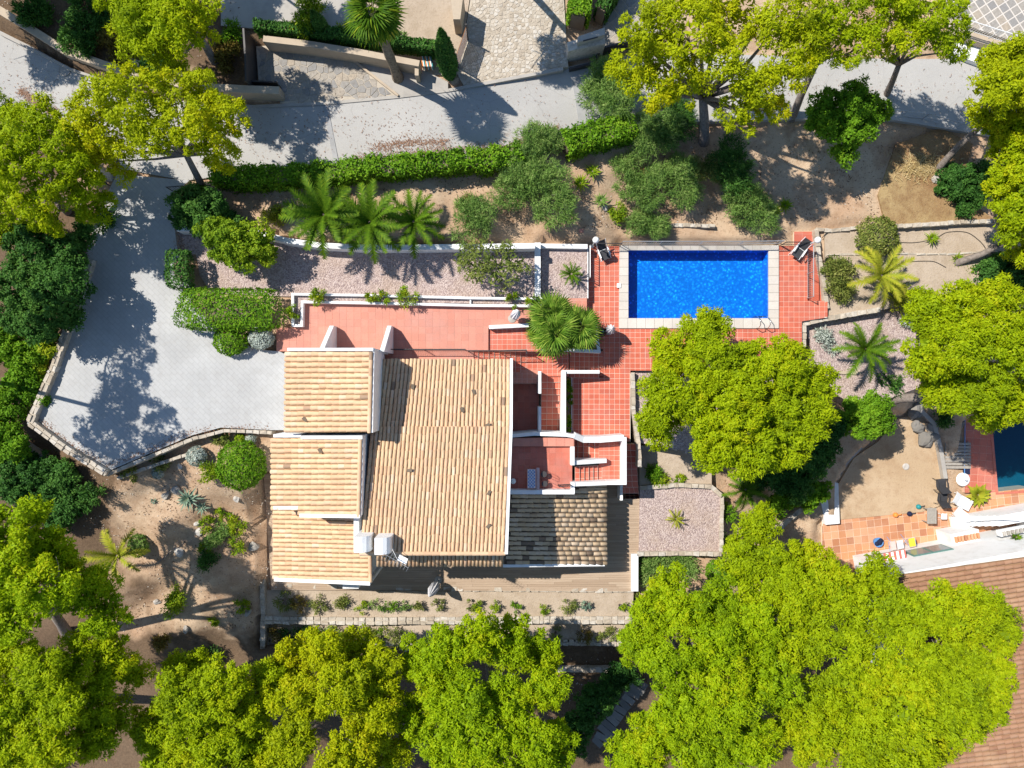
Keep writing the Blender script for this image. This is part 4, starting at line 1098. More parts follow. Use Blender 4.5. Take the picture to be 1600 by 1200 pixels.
PINES = 'umbrella pines around the plot'
pine('yellow-green pine overhanging the road beside the driveway entrance', (322,302), [(165,185,50,4.8),(215,160,48,5.6),(270,158,46,6.0),(325,160,42,5.8),(362,195,34,5.0),(205,215,42,5.4),(255,205,40,6.2),(305,205,36,6.0),(180,250,26,4.2),(345,240,26,4.2),(140,215,28,4.4)], 'pine_y', 11, 0.2, bend=(290,240,3.2), group=PINES, dens=3.0, fill=.15, loose=.3)
pine('pine at the top left corner above the curved wall', (335,96), [(205,22,38,5.2),(255,20,40,5.8),(305,15,40,6.0),(240,62,36,5.0),(285,55,36,5.6),(262,90,28,4.2),(215,65,24,4.4),(320,45,26,5.0)], 'pine', 12, 0.22, group=PINES, bend=(310,55,3.0), dens=3.6, fill=.4)
pine('big bright pine at the left edge beside the driveway top', (105,330), [(20,200,46,4.0),(75,205,44,4.6),(30,260,50,4.8),(95,250,44,5.0),(130,285,36,4.0),(60,305,38,4.4),(10,320,36,3.8),(140,240,28,3.8),(85,340,24,3.0),(25,365,28,2.6),(155,325,28,2.4)], 'pine', 13, 0.24, group=PINES, dens=3.4, fill=.4, loose=.3)
pine('pine standing just beyond the left edge whose shadow crosses the driveway', (-40,590,-0.5), [(-85,500,50,7.0),(-110,560,50,7.4),(-55,575,40,7.2),(-90,620,46,7.2),(-70,445,40,6.6),(-50,660,40,6.8),(-150,600,44,7.0),(-130,500,40,7.0)], 'pine', 14, 0.14, dens=3.0, fill=.12, loose=.35, fork=.85, group=PINES)
pine('green pine at the left edge above the lower left shade', (105,990), [(25,835,46,5.9),(75,850,36,5.7),(20,895,50,6.7),(85,905,42,6.5),(125,920,30,5.5),(40,950,48,6.5),(175,955,28,4.3),(150,905,26,4.3),(100,865,30,4.9),(60,800,18,4.9)], 'pine_g', 15, 0.3, group=PINES, dens=4.2, fill=.9, loose=.25)
pine('broad shaded pine in the lower left corner', (150,1090), [(20,1010,50,4.8),(80,1030,46,5.4),(130,1025,36,4.6),(185,1020,32,3.0),(35,1080,52,5.6),(105,1085,48,5.6),(160,1075,36,4.0),(25,1150,50,5.2),(90,1150,46,5.0),(150,1135,38,4.0),(215,1045,22,2.4),(180,1120,28,2.6),(60,1200,44,4.6)], 'pine', 16, 0.3, group=PINES, dens=4.2, fill=.9, loose=.25)
pine('yellowish pine at the bottom left of the shrub beds', (360,1120), [(245,1130,42,1.6),(295,1085,46,2.4),(355,1065,46,2.8),(330,1130,52,3.0),(270,1180,46,1.8),(395,1110,44,2.6),(350,1190,48,2.4),(410,1165,44,2.2),(300,1040,26,1.4),(420,1060,30,2.0)], 'pine', 17, 0.28, group=PINES)
pine('yellow-topped pine below the left end of the shrub beds', (520,1110), [(465,1025,40,1.6),(515,1010,36,2.0),(560,1015,34,1.8),(480,1080,44,2.8),(540,1065,40,2.8),(590,1060,36,2.2),(590,1110,42,2.6),(470,1140,44,2.6),(545,1170,50,2.6),(605,1165,38,2.0),(440,1190,40,1.8),(600,1030,24,1.4)], 'pine_y', 18, 0.28, group=PINES, dens=4.2, fill=.9, loose=.25)
pine('fresh green pine below the middle of the shrub beds', (770,1110), [(665,1025,38,1.2),(700,1005,36,1.6),(750,990,36,2.0),(800,1000,38,2.0),(845,1015,34,1.4),(690,1060,40,1.8),(725,1100,56,3.2),(790,1085,52,3.2),(760,1160,56,3.4),(700,1155,48,2.6),(825,1150,44,2.4),(865,1150,36,1.6),(850,1070,32,1.2),(650,1110,34,1.2),(840,1190,40,1.6)], 'pine_g', 19, 0.3, group=PINES, dens=4.3, fill=.9, loose=.25)
pine('largest pine left of the neighbour roof, beside the stone steps', (1120,1080), [(1000,1000,42,2.2),(1020,945,34,1.6),(1065,950,44,2.6),(1115,940,42,2.4),(1045,1035,50,3.4),(1110,1010,54,3.8),(1170,980,48,3.0),(1060,1100,52,3.4),(1130,1085,56,4.0),(1020,1140,44,2.4),(1090,1160,54,3.2),(1160,1150,50,3.0),(985,1170,38,1.6),(1000,1200,44,1.6),(1190,1060,48,3.2),(1040,910,28,1.0)], 'pine_g', 20, 0.34, group=PINES)
pine('pine between the square gravel bed and the neighbour house', (1200,930), [(1165,840,30,0.2),(1150,880,32,0.6),(1200,880,36,1.6),(1255,870,40,1.8),(1235,920,46,2.6),(1290,910,44,2.6),(1180,920,36,1.6),(1320,955,46,2.8),(1250,980,50,3.2),(1210,1010,40,2.4),(1180,815,20,-.5),(1355,900,34,1.4)], 'pine', 21, 0.3, group=PINES)
pine('huge yellow-green pine overhanging the brown neighbour roof', (1400,1060), [(1390,960,50,3.0),(1450,950,50,3.2),(1505,948,40,2.8),(1545,980,28,2.4),(1330,1030,54,3.4),(1400,1030,60,4.2),(1470,1020,58,4.2),(1525,1040,44,3.4),(1340,1110,52,3.4),(1410,1100,58,4.0),(1480,1095,52,3.6),(1525,1095,28,2.6),(1280,1080,44,2.8),(1270,1150,46,2.6),(1340,1180,50,2.8),(1410,1170,46,3.0),(1460,1150,26,2.4),(1230,1120,36,2.0)], 'pine', 22, 0.34, group=PINES)
pine('round bright pine covering the right part of the pool deck', (1150,650), [(1095,525,44,2.8),(1050,560,42,2.4),(1110,570,46,3.2),(1035,620,42,2.6),(1085,625,48,3.4),(1160,580,42,3.2),(1215,575,44,3.0),(1255,605,42,2.6),(1150,640,50,3.6),(1205,640,48,3.4),(1110,680,44,2.8),(1160,700,44,2.8),(1215,690,40,2.4),(1260,650,34,2.2),(1025,665,30,1.6)], 'pine', 23, 0.3, group=PINES, dens=5.0)
pine('round bright pine at the right edge above the neighbour pool', (1370,629,-3.4), [(1440,500,38,3.4),(1490,485,42,4.0),(1545,470,40,4.0),(1440,555,40,3.4),(1495,545,48,4.6),(1555,530,50,4.6),(1600,560,44,4.2),(1460,600,40,3.2),(1520,605,46,4.2),(1575,620,42,3.6),(1610,490,40,3.8),(1540,645,26,2.2)], 'pine', 24, 0.32, bend=(1450,620,-0.6), group=PINES, dens=5.0)
pine('leaning pine at the right edge beside the brown dirt patch', (1466,264,-1.2), [(1555,105,34,3.8),(1590,95,32,4.0),(1545,150,36,4.2),(1595,150,38,4.6),(1565,195,32,3.8),(1620,190,36,4.0),(1540,180,22,3.4)], 'pine_y', 25, 0.2, bend=(1535,195,1.4), group=PINES)
pine('leaning pine at the right edge above the pale soil bed', (1492,412,-1.5), [(1570,240,34,2.8),(1610,230,40,3.2),(1560,290,34,3.0),(1600,290,40,3.6),(1575,345,34,2.6),(1605,390,34,2.4),(1560,215,24,2.2),(1620,340,36,3.0)], 'pine', 26, 0.2, bend=(1572,378,-.4), group=PINES)
pine('tall yellow pine over the road at the top, left of three', (1100,222), [(985,115,30,5.4),(1000,60,34,6.2),(1035,30,34,6.6),(1030,100,36,6.2),(1080,60,38,7.2),(1070,130,34,6.2),(1130,25,38,7.0),(1130,95,34,6.8),(1180,50,38,7.0),(1170,140,36,6.0),(1150,185,28,4.8),(1225,30,38,6.6),(1225,110,34,6.2),(1200,170,26,5.2),(1020,150,26,5.0),(1090,5,34,6.8),(1250,85,26,5.8)], 'pine_y', 27, 0.3, bend=(1098,150,2.0), group=PINES, twigs=9, dens=3.2, fill=.2, loose=.3)
pine('olive pine over the road at the top, middle of three', (1237,186), [(1285,20,36,6.2),(1325,45,34,6.4),(1290,80,28,5.4),(1340,10,34,6.4),(1265,55,22,5.0),(1330,80,26,5.0),(1300,50,26,6.4)], 'pine', 28, 0.22, bend=(1275,100,2.6), group=PINES, twigs=9, dens=2.9, fill=.15, loose=.3)
pine('open grey-branched pine over the road at the top, right of three', (1384,150), [(1395,25,36,5.8),(1440,15,36,6.2),(1470,40,28,5.4),(1480,80,20,4.4),(1450,60,24,5.0),(1375,70,22,4.6),(1410,60,20,5.0),(1400,-10,36,6.0)], 'pine', 29, 0.18, bend=(1405,100,2.2), group=PINES, twigs=12, dens=2.5, fill=.1, loose=.3)

pine('pine standing beyond the top left corner that shades the bank', (-90,-110,1.0), [(-160,-130,60,6.5),(-80,-140,60,7.0),(-10,-150,55,6.8),(60,-160,50,6.5),(-150,-50,50,6.2),(-60,-70,45,6.5)], 'pine', 61, 0.24, group=PINES, dens=3.0)
pine('pine beyond the top edge shading the neighbour yard', (280,-150,.8), [(60,-180,50,6.8),(130,-185,55,7.2),(200,-170,55,7.0),(270,-180,60,7.5),(340,-160,50,7.0)], 'pine', 62, 0.24, group=PINES, dens=3.0)
pine('pine beyond the top edge dappling the stone forecourt', (790,-60,.4), [(730,-75,45,6.5),(800,-85,50,7.0),(850,-65,40,6.0)], 'pine', 63, 0.24, group=PINES, dens=2.2)

# broad-leaved trees
def broad(label, base, lobes, mat, seed, rad=0.12, dens=5.0, name='broadleaf_tree', cat='tree', **kw):
    a = dict(sub=0.34, nleaf=95, ll=0.15, lw=0.09, loose=0.35, up=0.5); a.update(kw)
    return pine(label, base, lobes, mat, seed, rad, dens, twigs=1, name=name, cat=cat, squash=0.7, clumpy=False, **a)
broad('dark green broad-leaved tree on the left beside the driveway shade', (75,440), [(60,390,42,2.4),(105,400,34,2.2),(40,445,40,2.6),(95,450,42,3.0),(65,500,36,2.4),(110,500,22,1.6),(25,490,26,1.8),(130,370,20,1.4)], 'dark', 31, 0.2, fill=.5)
broad('dark shrubby tree at the left edge below the driveway wall', (20,560), [(15,545,32,.6),(35,600,30,.4),(10,640,34,.4),(70,540,20,.2),(60,620,18,.2),(20,690,28,.2),(45,560,24,.6)], 'hedge', 32, 0.12)
broad('bright green bushy tree in front of the three road pines', (1300,210), [(1290,170,28,2.2),(1335,160,30,2.6),(1310,200,30,2.2),(1345,195,26,2.2),(1320,235,20,1.2),(1275,190,18,1.6),(1370,175,18,1.8)], 'hedge', 33, 0.14)
broad('small round light green tree left of the leaning trunk', (1350,668), [(1335,640,22,-1.4),(1365,635,24,-1.2),(1350,665,24,-1.2),(1380,660,16,-1.6),(1322,662,14,-1.8)], 'hedge', 34, 0.1)
broad('small light green tree between the driveway and the gravel bed', (375,395), [(335,365,24,1.8),(365,375,28,2.4),(400,375,26,2.2),(380,400,22,1.8),(420,395,18,1.6),(345,395,18,1.4)], 'lime', 35, 0.08, dens=4.2)
broad('dark green bushes beside the driveway gate', (315,335), [(295,320,24,1.6),(330,325,24,1.8),(310,345,20,1.2),(360,345,20,1.2),(285,340,16,1.0)], 'dark', 36, 0.07, cat='bush', name='bush')
broad('thin feathery tree with bent trunk on the gravel bed', (790,452,.02), [(725,405,22,1.4),(755,395,26,2.2),(790,405,24,2.0),(745,425,22,1.6),(780,430,24,1.8),(812,415,18,1.4)], 'olive', 37, 0.10, dens=2.2, nleaf=40, lw=0.05, ll=0.22, bend=(765,420,1.4))
broad('dark green tree below the round pine on the right', (1250,740), [(1230,700,32,-2.0),(1265,720,30,-1.6),(1205,735,28,-2.2),(1240,755,28,-2.0),(1285,690,28,-1.8),(1180,750,22,-2.6),(1300,665,22,-1.6)], 'dark', 38, 0.12)
broad('bright broad-leaved bush beside the white wall corner', (1255,775), [(1255,765,20,-2.6),(1230,780,18,-2.8),(1280,765,14,-2.8),(1215,792,12,-3.2),(1268,785,12,-3.2)], 'hedge', 39, 0.08, cat='bush', name='bush', lw=0.16)
broad('dark bushes in the shade beside the stone steps', (930,1110), [(930,1095,28,-3.6),(950,1075,22,-3.4),(905,1130,24,-3.8),(965,1060,20,-3.6),(890,1165,26,-3.8),(985,1055,14,-4.0)], 'dark', 40, 0.08, cat='bush', name='bush')
broad('dark green shrub beside the leaning trunk and dirt patch', (1495,295), [(1480,290,22,-1.0),(1505,285,24,-.6),(1525,300,22,-.8),(1510,315,20,-1.0),(1480,270,14,-1.2),(1535,275,18,-.4)], 'dark', 41, 0.08, cat='bush', name='bush')
broad('dark shrubs in the shade below the leaning trunk at right', (1560,440), [(1550,430,26,-1.4),(1585,440,26,-1.2),(1570,410,22,-1.4),(1530,445,16,-1.8)], 'dark', 42, 0.07, cat='bush', name='bush')
broad('dark tangled shrubs in the shady lower left of the driveway', (85,745), [(60,735,28,-.4),(100,745,26,-.2),(80,775,26,-.6),(30,760,28,-.4),(115,790,24,-.6),(15,720,22,-.2),(95,810,20,-.8),(50,790,18,-.9)], 'dark', 43, 0.07, cat='bush', name='bush')
broad('lower bushes along the left edge of the driveway', (85,560), [(75,545,14,.5),(60,575,14,.3),(80,520,14,.7),(45,605,13,.1)], 'lime', 44, 0.05, cat='bush', name='bush')

# ------------------------------------------------------------------ hedges and clipped shrubs
def hedge(label, pts, w, h, mat, seed, zb=None, name='hedge', dens=420, rough=0.10, ll=0.10, lw=0.075):
    """leafy box hedge along a px path on the soil"""
    base = [Vector(G(*p)) if zb is None else Vector(P(*p, zb)) for p in pts]
    m = base[len(base)//2]; root = empty(name, m, label, 'hedge'); rng = np.random.default_rng(seed); rr = random.Random(seed)
    core = MB(); n = len(base)
    wall_mb(core, [tuple(b) for b in base], w*0.72, [b.z+h*0.86 for b in base], [b.z-.15 for b in base]).build('branches', M['mortar_dark'], root)
    P_, N_ = [], []
    for i in range(n-1):
        a, b = base[i], base[i+1]; L = (b-a).length; d = (b-a).normalized(); s = Vector((-d.y, d.x, 0)).normalized()
        k = int(dens*L*(w+1.6*h))
        t = rng.uniform(-.02, 1.02, k); f = rng.random(k)*(w+1.6*h)
        top = f < w
        off = np.where(top, f-w/2, np.where(f < w+.8*h, -w/2, w/2)); zz = np.where(top, h, np.where(f < w+.8*h, (f-w)/.8, (f-w-.8*h)/.8))
        bumpy = 1 + rough*np.sin(t*L*2.3+seed)*np.sin(off*4+t*L*1.1)+rough*rng.normal(size=k)
        off = off*bumpy; zz = zz*(1+0.6*rough*np.sin(t*L*3.1+1)+0.5*rough*rng.normal(size=k))
        pos = np.array(a)[None]+np.outer(t, np.array(b-a))+np.outer(off, np.array(s)); pos[:, 2] += zz
        nr = np.where(top[:, None], np.array([0, 0, 1.0])[None], np.sign(off)[:, None]*np.array(s)[None])
        P_.append(pos); N_.append(nr)
    p = np.concatenate(P_); nr = np.concatenate(N_); k = len(p)
    V = flat_tris(rng, p, nr, ll*rng.uniform(.6, 1.5, k)*1.5, lw*rng.uniform(.6, 1.4, k)*1.4, 0.6)
    t = np.clip(0.5 + 0.2*np.sin(p[:, 0]*1.3)*np.cos(p[:, 1]*1.7) + rng.normal(0, .2, k), 0, 1)
    tri_obj('foliage', V, t, M[mat], root)
    return root
hedge('long clipped hedge along the road behind the palms', [(345,284),(420,286),(500,281),(580,272),(660,266),(728,259)], 0.95, 1.3, 'hedge', 51, rough=.2)
hedge('brighter hedge stretch along the road right of the long hedge', [(732,260),(770,258),(815,248)], 1.0, 1.3, 'hedge', 52, rough=.22)
hedge('flowering hedge along the road below the feathery bush', [(880,236),(915,222),(950,216),(985,205)], 1.2, 1.5, 'hedge', 53, rough=.18)
hedge('dark clipped hedge on top of the cream wall across the road', [(408,52),(470,58),(540,66),(620,76),(690,86)], 0.5, 1.1, 'dark', 54, zb=0.7)
hedge('tall dark hedge beside the stone pillar at the top', [(900,45),(905,5),(915,-25)], 1.1, 1.6, 'hedge', 55, zb=0.1)
hedge('tall dark hedge at the top right of the stone pillar', [(935,35),(955,0),(965,-20)], 0.7, 1.6, 'dark', 56, zb=0.0)
def blob_shrub(label, px, py, r, h, mat, seed, zb=None, name='shrub', cat='shrub', ry=None, dens=1.0, leaf=0.09, rough=0.06, flat=False, group=None, box=0.0):
    """clipped or dense rounded shrub: a woody core with leaf faces over its surface"""
    b = Vector(G(px, py) if zb is None else P(px, py, zb)); s = S(b.z); rx = r*s; ryy = (ry or r)*s
    root = empty(name, b, label, cat, group); rng = np.random.default_rng(seed)
    k = int(dens*(rx*ryy*3.1+ (rx+ryy)*h*1.6)*330)+80
    d = sphere_dirs(rng, k, -0.15)
    if box:
        e = 2.0+6.0*box; q = rng.uniform(-1, 1, (k, 3)); q[:, 2] = np.abs(q[:, 2])*1.05-.05
        ar = np.array([ryy*h*.5, rx*h*.5, rx*ryy]); ax = rng.choice(3, k, p=ar/ar.sum())
        sg = np.where(ax == 2, 1.0, np.sign(rng.normal(size=k))); q[np.arange(k), ax] = sg
        d2 = q/(np.abs(q)**e).sum(1, keepdims=True)**(1/e)*1.06
        d = np.zeros((k, 3)); d[np.arange(k), ax] = sg; d = unit(d+.35*d2)
    else: d2 = d
    bump = 1 + rough*np.sin(d[:, 0]*7+seed)*np.cos(d[:, 1]*8+seed) + rough*0.7*rng.normal(size=k)
    p = np.array(b) + np.array([0, 0, h*0.45]) + d2*np.array([rx, ryy, h*0.55])*bump[:, None]
    V = flat_tris(rng, p, d, leaf*1.5*rng.uniform(.6, 1.4, k), leaf*rng.uniform(.7, 1.4, k), 0.55)
    t = np.clip(0.5+rng.normal(0, .22, k)+0.12*np.sin(p[:, 0]*5)*np.sin(p[:, 1]*5), 0, 1)
    tri_obj('foliage', V, t, M[mat], root)
    c = MB(); 
    c.lathe((b.x, b.y, b.z), [(0.05, -.1), (rx*.5, h*.12), (rx*.72, h*.4), (rx*.55, h*.72), (0.05, h*.86)], 8)
    for i, v in enumerate(c.v): c.v[i] = (v[0], b.y+(v[1]-b.y)*(ryy/rx), v[2])
    c.build('branches', M['mortar_dark'], root)
    return root
def loose_shrub(label, px, py, r, h, mat, seed, zb=None, name='shrub', cat='shrub', n=None, ll=0.22, lw=0.06, group=None, ry=None, stems=7, fill=1.0):
    """open shrub: stems from the ground, fine leaves all through its volume"""
    b = Vector(G(px, py) if zb is None else P(px, py, zb)); s = S(b.z+h*.6); rx = r*s; ryy = (ry or r)*s
    root = empty(name, b, label, cat, group); rng = np.random.default_rng(seed); rr = random.Random(seed)
    m = max(8, int(26*rx*ryy*2.2*fill)); 
    if rx > .6:
        lc = np.stack([rng.uniform(-.55, .55, 5), rng.uniform(-.55, .55, 5), rng.uniform(-.2, .35, 5)], 1); q = rng.integers(0, 5, m)
        d = lc[q]+sphere_dirs(rng, m, -0.3)*rng.uniform(.3, 1.0, m)[:, None]**0.6*rng.uniform(.45, .62, 5)[q][:, None]
    else: d = sphere_dirs(rng, m, -0.2)*rng.uniform(.35, 1.0, m)[:, None]**0.6
    c = np.array(b)+np.array([0, 0, h*.5])+d*np.array([rx, ryy, h*.5])
    nl = n or 60; ci = np.repeat(np.arange(m), nl); k = len(ci)
    e = unit(rng.normal(size=(k, 3))); sr = min(0.3, 0.4*max(rx, .25))
    p = c[ci]+e*(sr*rng.random(k)**.5)[:, None]
    ld = unit(e*.6 + d[ci]*.9 + np.array([0, 0, .35]) + .4*rng.normal(size=(k, 3)))
    hf = rng.random(k) < .5; V = np.empty((k, 3, 3))
    V[~hf] = leaf_tris(rng, p[~hf], ld[~hf], ll*rng.uniform(.6, 1.4, (~hf).sum()), lw*rng.uniform(.7, 1.4, (~hf).sum()))
    V[hf] = flat_tris(rng, p[hf], unit(e[hf]+np.array([0, 0, .9])), .8*ll*rng.uniform(.6, 1.4, hf.sum()), lw*1.2*rng.uniform(.7, 1.4, hf.sum()), .4)
    t = np.clip(0.5+0.7*(rng.random(m)-.5)[ci]+rng.normal(0, .15, k), 0, 1)
    tri_obj('foliage', V, t, M[mat], root)
    mb = MB()
    for i in range(stems):
        q = c[rr.randrange(m)]; mb.tube([b-Vector((0, 0, .1)), b.lerp(Vector(q), .5)+Vector((rr.uniform(-.1, .1), rr.uniform(-.1, .1), .05)), q], [.03, .022, .01], 4)
    mb.build('stems', M['bark'], root)
    return root
# clipped
blob_shrub('large clipped green bush between driveway and terrace', 368,485, 74, 1.3, 'hedge', 61, ry=30, zb=0.36, box=.45)
blob_shrub('small rounded clipped bush below the large clipped one', 366,533, 26, 1.0, 'hedge', 62, zb=0.34, ry=22)
blob_shrub('silver grey ball shrub at the terrace corner', 412,529, 19, 0.9, 'silver', 63, zb=0.34, ry=17)
blob_shrub('dark clipped box bush on the driveway beside the gravel', 291,424, 17, 1.2, 'dark', 64, zb=0.34, ry=27, box=.7)
blob_shrub('big dark green ball shrub beside the villa', 384,725, 36, 1.5, 'hedge', 65, dens=1.3)
blob_shrub('silver grey round shrub left of the green ball shrub', 312,712, 15, 0.8, 'silver', 66)
blob_shrub('small silver shrub under the driveway kerb', 250,738, 9, 0.5, 'silver', 67)
blob_shrub('tiny silver shrub above the green ball shrub', 394,686, 8, 0.45, 'silver', 68)
blob_shrub('tiny yellow-green shrub above the green ball shrub', 377,685, 8, 0.4, 'lime', 69)
blob_shrub('shaded grey-green ball shrub beside the young palm', 222,850, 15, 0.9, 'feather', 70, ry=17)
blob_shrub('round olive-brown bush in the pale soil bed', 1362,374, 30, 1.3, 'olive', 71, zb=-1.45, rough=.1)
blob_shrub('small rounded green bush beside the gravel bed corner', 1118,890, 18, 0.9, 'hedge', 72)
# loose shrubs of the garden
FB = 'feathery green bushes above the pool'
LS = [('large feathery bush left of the cycad bed', 835,310,56,2.0,'feather',40), ('feathery bush with bluish leaves beside the third palm', 738,352,36,1.5,'feather',20),
 ('big feathery bush beside the road under the yellow pine', 948,160,46,2.4,'feather',40), ('dark feathery bush right of the roadside hedge', 1020,215,40,2.0,'feather',30),
 ('feathery bush below the roadside flowering hedge', 845,238,38,1.8,'feather',30), ('feathery bush in the middle above the pool', 1000,300,40,1.8,'feather',34),
 ('feathery bush just above the pool railing', 1005,345,30,1.4,'feather',30), ('feathery bush right of the wooden box', 1060,290,38,1.8,'feather',30),
 ('feathery bush at the right end above the pool', 1165,325,44,1.8,'feather',40), ('dark feathery bush under the road pines', 1130,265,42,1.6,'dark',24),
 ('feathery bush beside the narrow end of the wooden box', 975,262,24,1.2,'feather',20), ('dark bush under the tall yellow pine', 1050,190,40,1.8,'dark',26),
 ('sparse dry bush right of the central feathery bush', 1100,270,22,1.0,'olive',16)]
for i, (lb, px, py, r, h, mt, n) in enumerate(LS): loose_shrub(lb, px, py, r*1.12, h, mt, 100+i, name='bush', cat='bush', group=FB, n=int((n+14)*1.3), ll=.22, lw=.036, fill=1.05)
MISC = [('yellow-green low bush beside the feathery bushes above the pool', 962,337,17,.7,'lime'), ('spreading green ground bush at the lower right of the villa', 1045,880,46,.6,'feather'),
 ('yellow-green shrub leaning on the big green ball shrub', 336,735,20,.8,'lime'), ('small yellow shrub below the blue-grey agave', 349,801,9,.4,'lime'),
 ('left yellow-green bush of the rockery cluster', 324,817,12,.6,'lime'), ('grey-green bush in the middle of the rockery cluster', 341,836,19,.7,'feather'),
 ('right yellow-green bush of the rockery cluster', 374,820,14,.6,'lime'), ('lower right bush of the rockery cluster', 373,850,13,.5,'lime'), ('lower left bush of the rockery cluster', 324,851,10,.5,'lime'),
 ('dark low bush below the rockery cluster', 330,873,18,.5,'dark'), ('small leafy tree shrub below the driveway corner', 155,768,18,1.3,'dark'),
 ('yellow-leaved shrub in the lower left shade', 278,935,24,1.0,'lime'), ('rusty shrub in the lower left shade', 258,1000,16,.8,'rust'), ('dark round shrub above the bottom pines', 325,1027,24,1.0,'dark'),
 ('tiny yellow shrub in the lower left shade', 335,970,7,.3,'lime'), ('small shrub beside the side wall in the shade', 381,945,11,.5,'lime'),
 ('grey sparse shrub below the right railing', 1318,440,38,1.4,'olive'), ('grey-blue shrub in the gravel below the deck corner', 1285,533,20,1.0,'silver'),
 ('blue-grey shrub at the foot of the right pine', 1415,490,26,.8,'silver'), ('yellowing shrub left of the right round pine', 1400,470,22,1.0,'palm_y'),
 ('leafy bush in the small soil bed beside the garden steps', 1018,735,17,.8,'hedge'), ('sprawling vine in the small soil bed', 1030,748,14,.5,'lime'), ('small weed at the right of the small soil bed', 1061,748,8,.4,'lime'),
 ('green bush at the right edge of the square gravel bed', 1132,800,14,.8,'hedge'), ('lower green bush at the right edge of the square gravel bed', 1124,838,13,.7,'hedge'),
 ('shadowy grass tuft beside the cream wall across the road', 480,35,34,1.4,'lime'), ('green bush behind the crazy paving wall', 545,58,16,.8,'lime'), ('pink flowering bush beside the tall palm', 625,65,12,.7,'feather'),
 ('dry weeds along the driveway front kerb', 345,682,14,.35,'olive'), ('dry weeds in the driveway corner', 250,718,16,.35,'olive'), ('low dark weeds in the front kerb strip', 205,735,14,.3,'olive'),
 ('green bush beside the driveway gate hedge', 318,308,22,1.2,'hedge'), ('shaded shrub at the foot of the left pine', 175,345,20,1.2,'dark'),
 ('dark leafy plant in the shady corner', 108,775,14,.8,'agave'), ('low palm shrub left of the first palm', 430,345,18,.9,'palm_y'), ('small bush right of the three palms', 735,318,17,.8,'olive'),
 ('bush below the yuccas at the right', 1380,600,22,1.0,'dark'), ('bush among the dark rocks above the neighbour pool', 1470,650,18,.8,'dark'),
 ('dry bush at the right end of the shrub beds', 985,935,17,.8,'olive')]
for i, (lb, px, py, r, h, mt) in enumerate(MISC): loose_shrub(lb, px, py, r, h, mt, 140+i, n=42, ll=.17, lw=.06, group='garden shrubs')
for i, (px, py, r, mt) in enumerate([(445,938,14,'olive'),(470,942,14,'rust'),(500,944,14,'olive'),(537,944,16,'olive'),(567,948,10,'lime'),(590,944,10,'feather'),(613,944,11,'hedge'),(636,945,9,'feather'),(654,944,9,'olive'),(684,943,10,'olive'),(736,944,9,'olive'),(746,944,9,'lime'),(774,944,9,'lime'),(803,946,9,'hedge'),(850,948,9,'lime'),(888,945,12,'olive'),(916,944,8,'agave'),(968,944,9,'lime')]):
    loose_shrub('%s low shrub from the left in the bed below the boarded terrace' % ORD[i], px, py, r, .5, mt, 200+i, zb=-3.3, n=34, ll=.14, lw=.05, group='low shrubs of the upper bed')
for i, (px, py, r, mt) in enumerate([(432,988,13,'rust'),(455,989,14,'dark'),(480,990,14,'dark'),(505,989,14,'hedge'),(528,988,14,'lime'),(552,990,14,'olive'),(575,990,13,'olive'),(597,992,13,'lime'),(620,992,14,'olive'),(690,988,11,'rust'),(715,988,12,'rust'),(868,986,10,'olive'),(912,990,13,'rust'),(935,989,8,'olive'),(955,988,11,'olive'),(973,989,10,'lime')]):
    loose_shrub('%s low shrub from the left in the lower bed above the bottom pines' % ORD[i], px, py, r, .6, mt, 230+i, zb=-4.15, n=34, ll=.15, lw=.05, group='low shrubs of the lower bed')
for i, (px, py, r) in enumerate([(462,487,11),(501,463,14),(582,464,9),(600,467,10),(638,466,15),(802,470,11),(832,472,9)]):
    loose_shrub('%s green plant from the left in the long white planter' % ORD[i], px, py, r, .7, 'lime', 260+i, zb=.55, n=40, ll=.16, lw=.06, group='plants in the long planter')
loose_shrub('ivy filling the narrow planter beside the court steps', 888,631,5.5,.7,'hedge',270, zb=-1.1, ry=46, n=60, ll=.14, lw=.07)

for i, (lb, px, py, r, h, mt) in enumerate([('dark ivy at the far left of the bank above the curved wall', 60,30,34,.9,'dark'), ('dark low bush on the bank left of the corner pine', 130,55,36,.9,'dark'), ('brownish bush on the bank under the corner pine', 185,85,30,.8,'rust'), ('dark bush behind the pale stone blocks', 250,100,30,.9,'dark'), ('green bush right of the corner pine trunk', 365,55,18,.9,'hedge'), ('dry bush between the corner pine and black gate', 355,90,26,.7,'rust'), ('shaded bush at the top edge left of the corner pine', 150,10,40,1.0,'dark')]):
    loose_shrub(lb, px, py, r, h, mt, 300+i, n=44, ll=.18, lw=.07, group='shrubs of the shady bank')
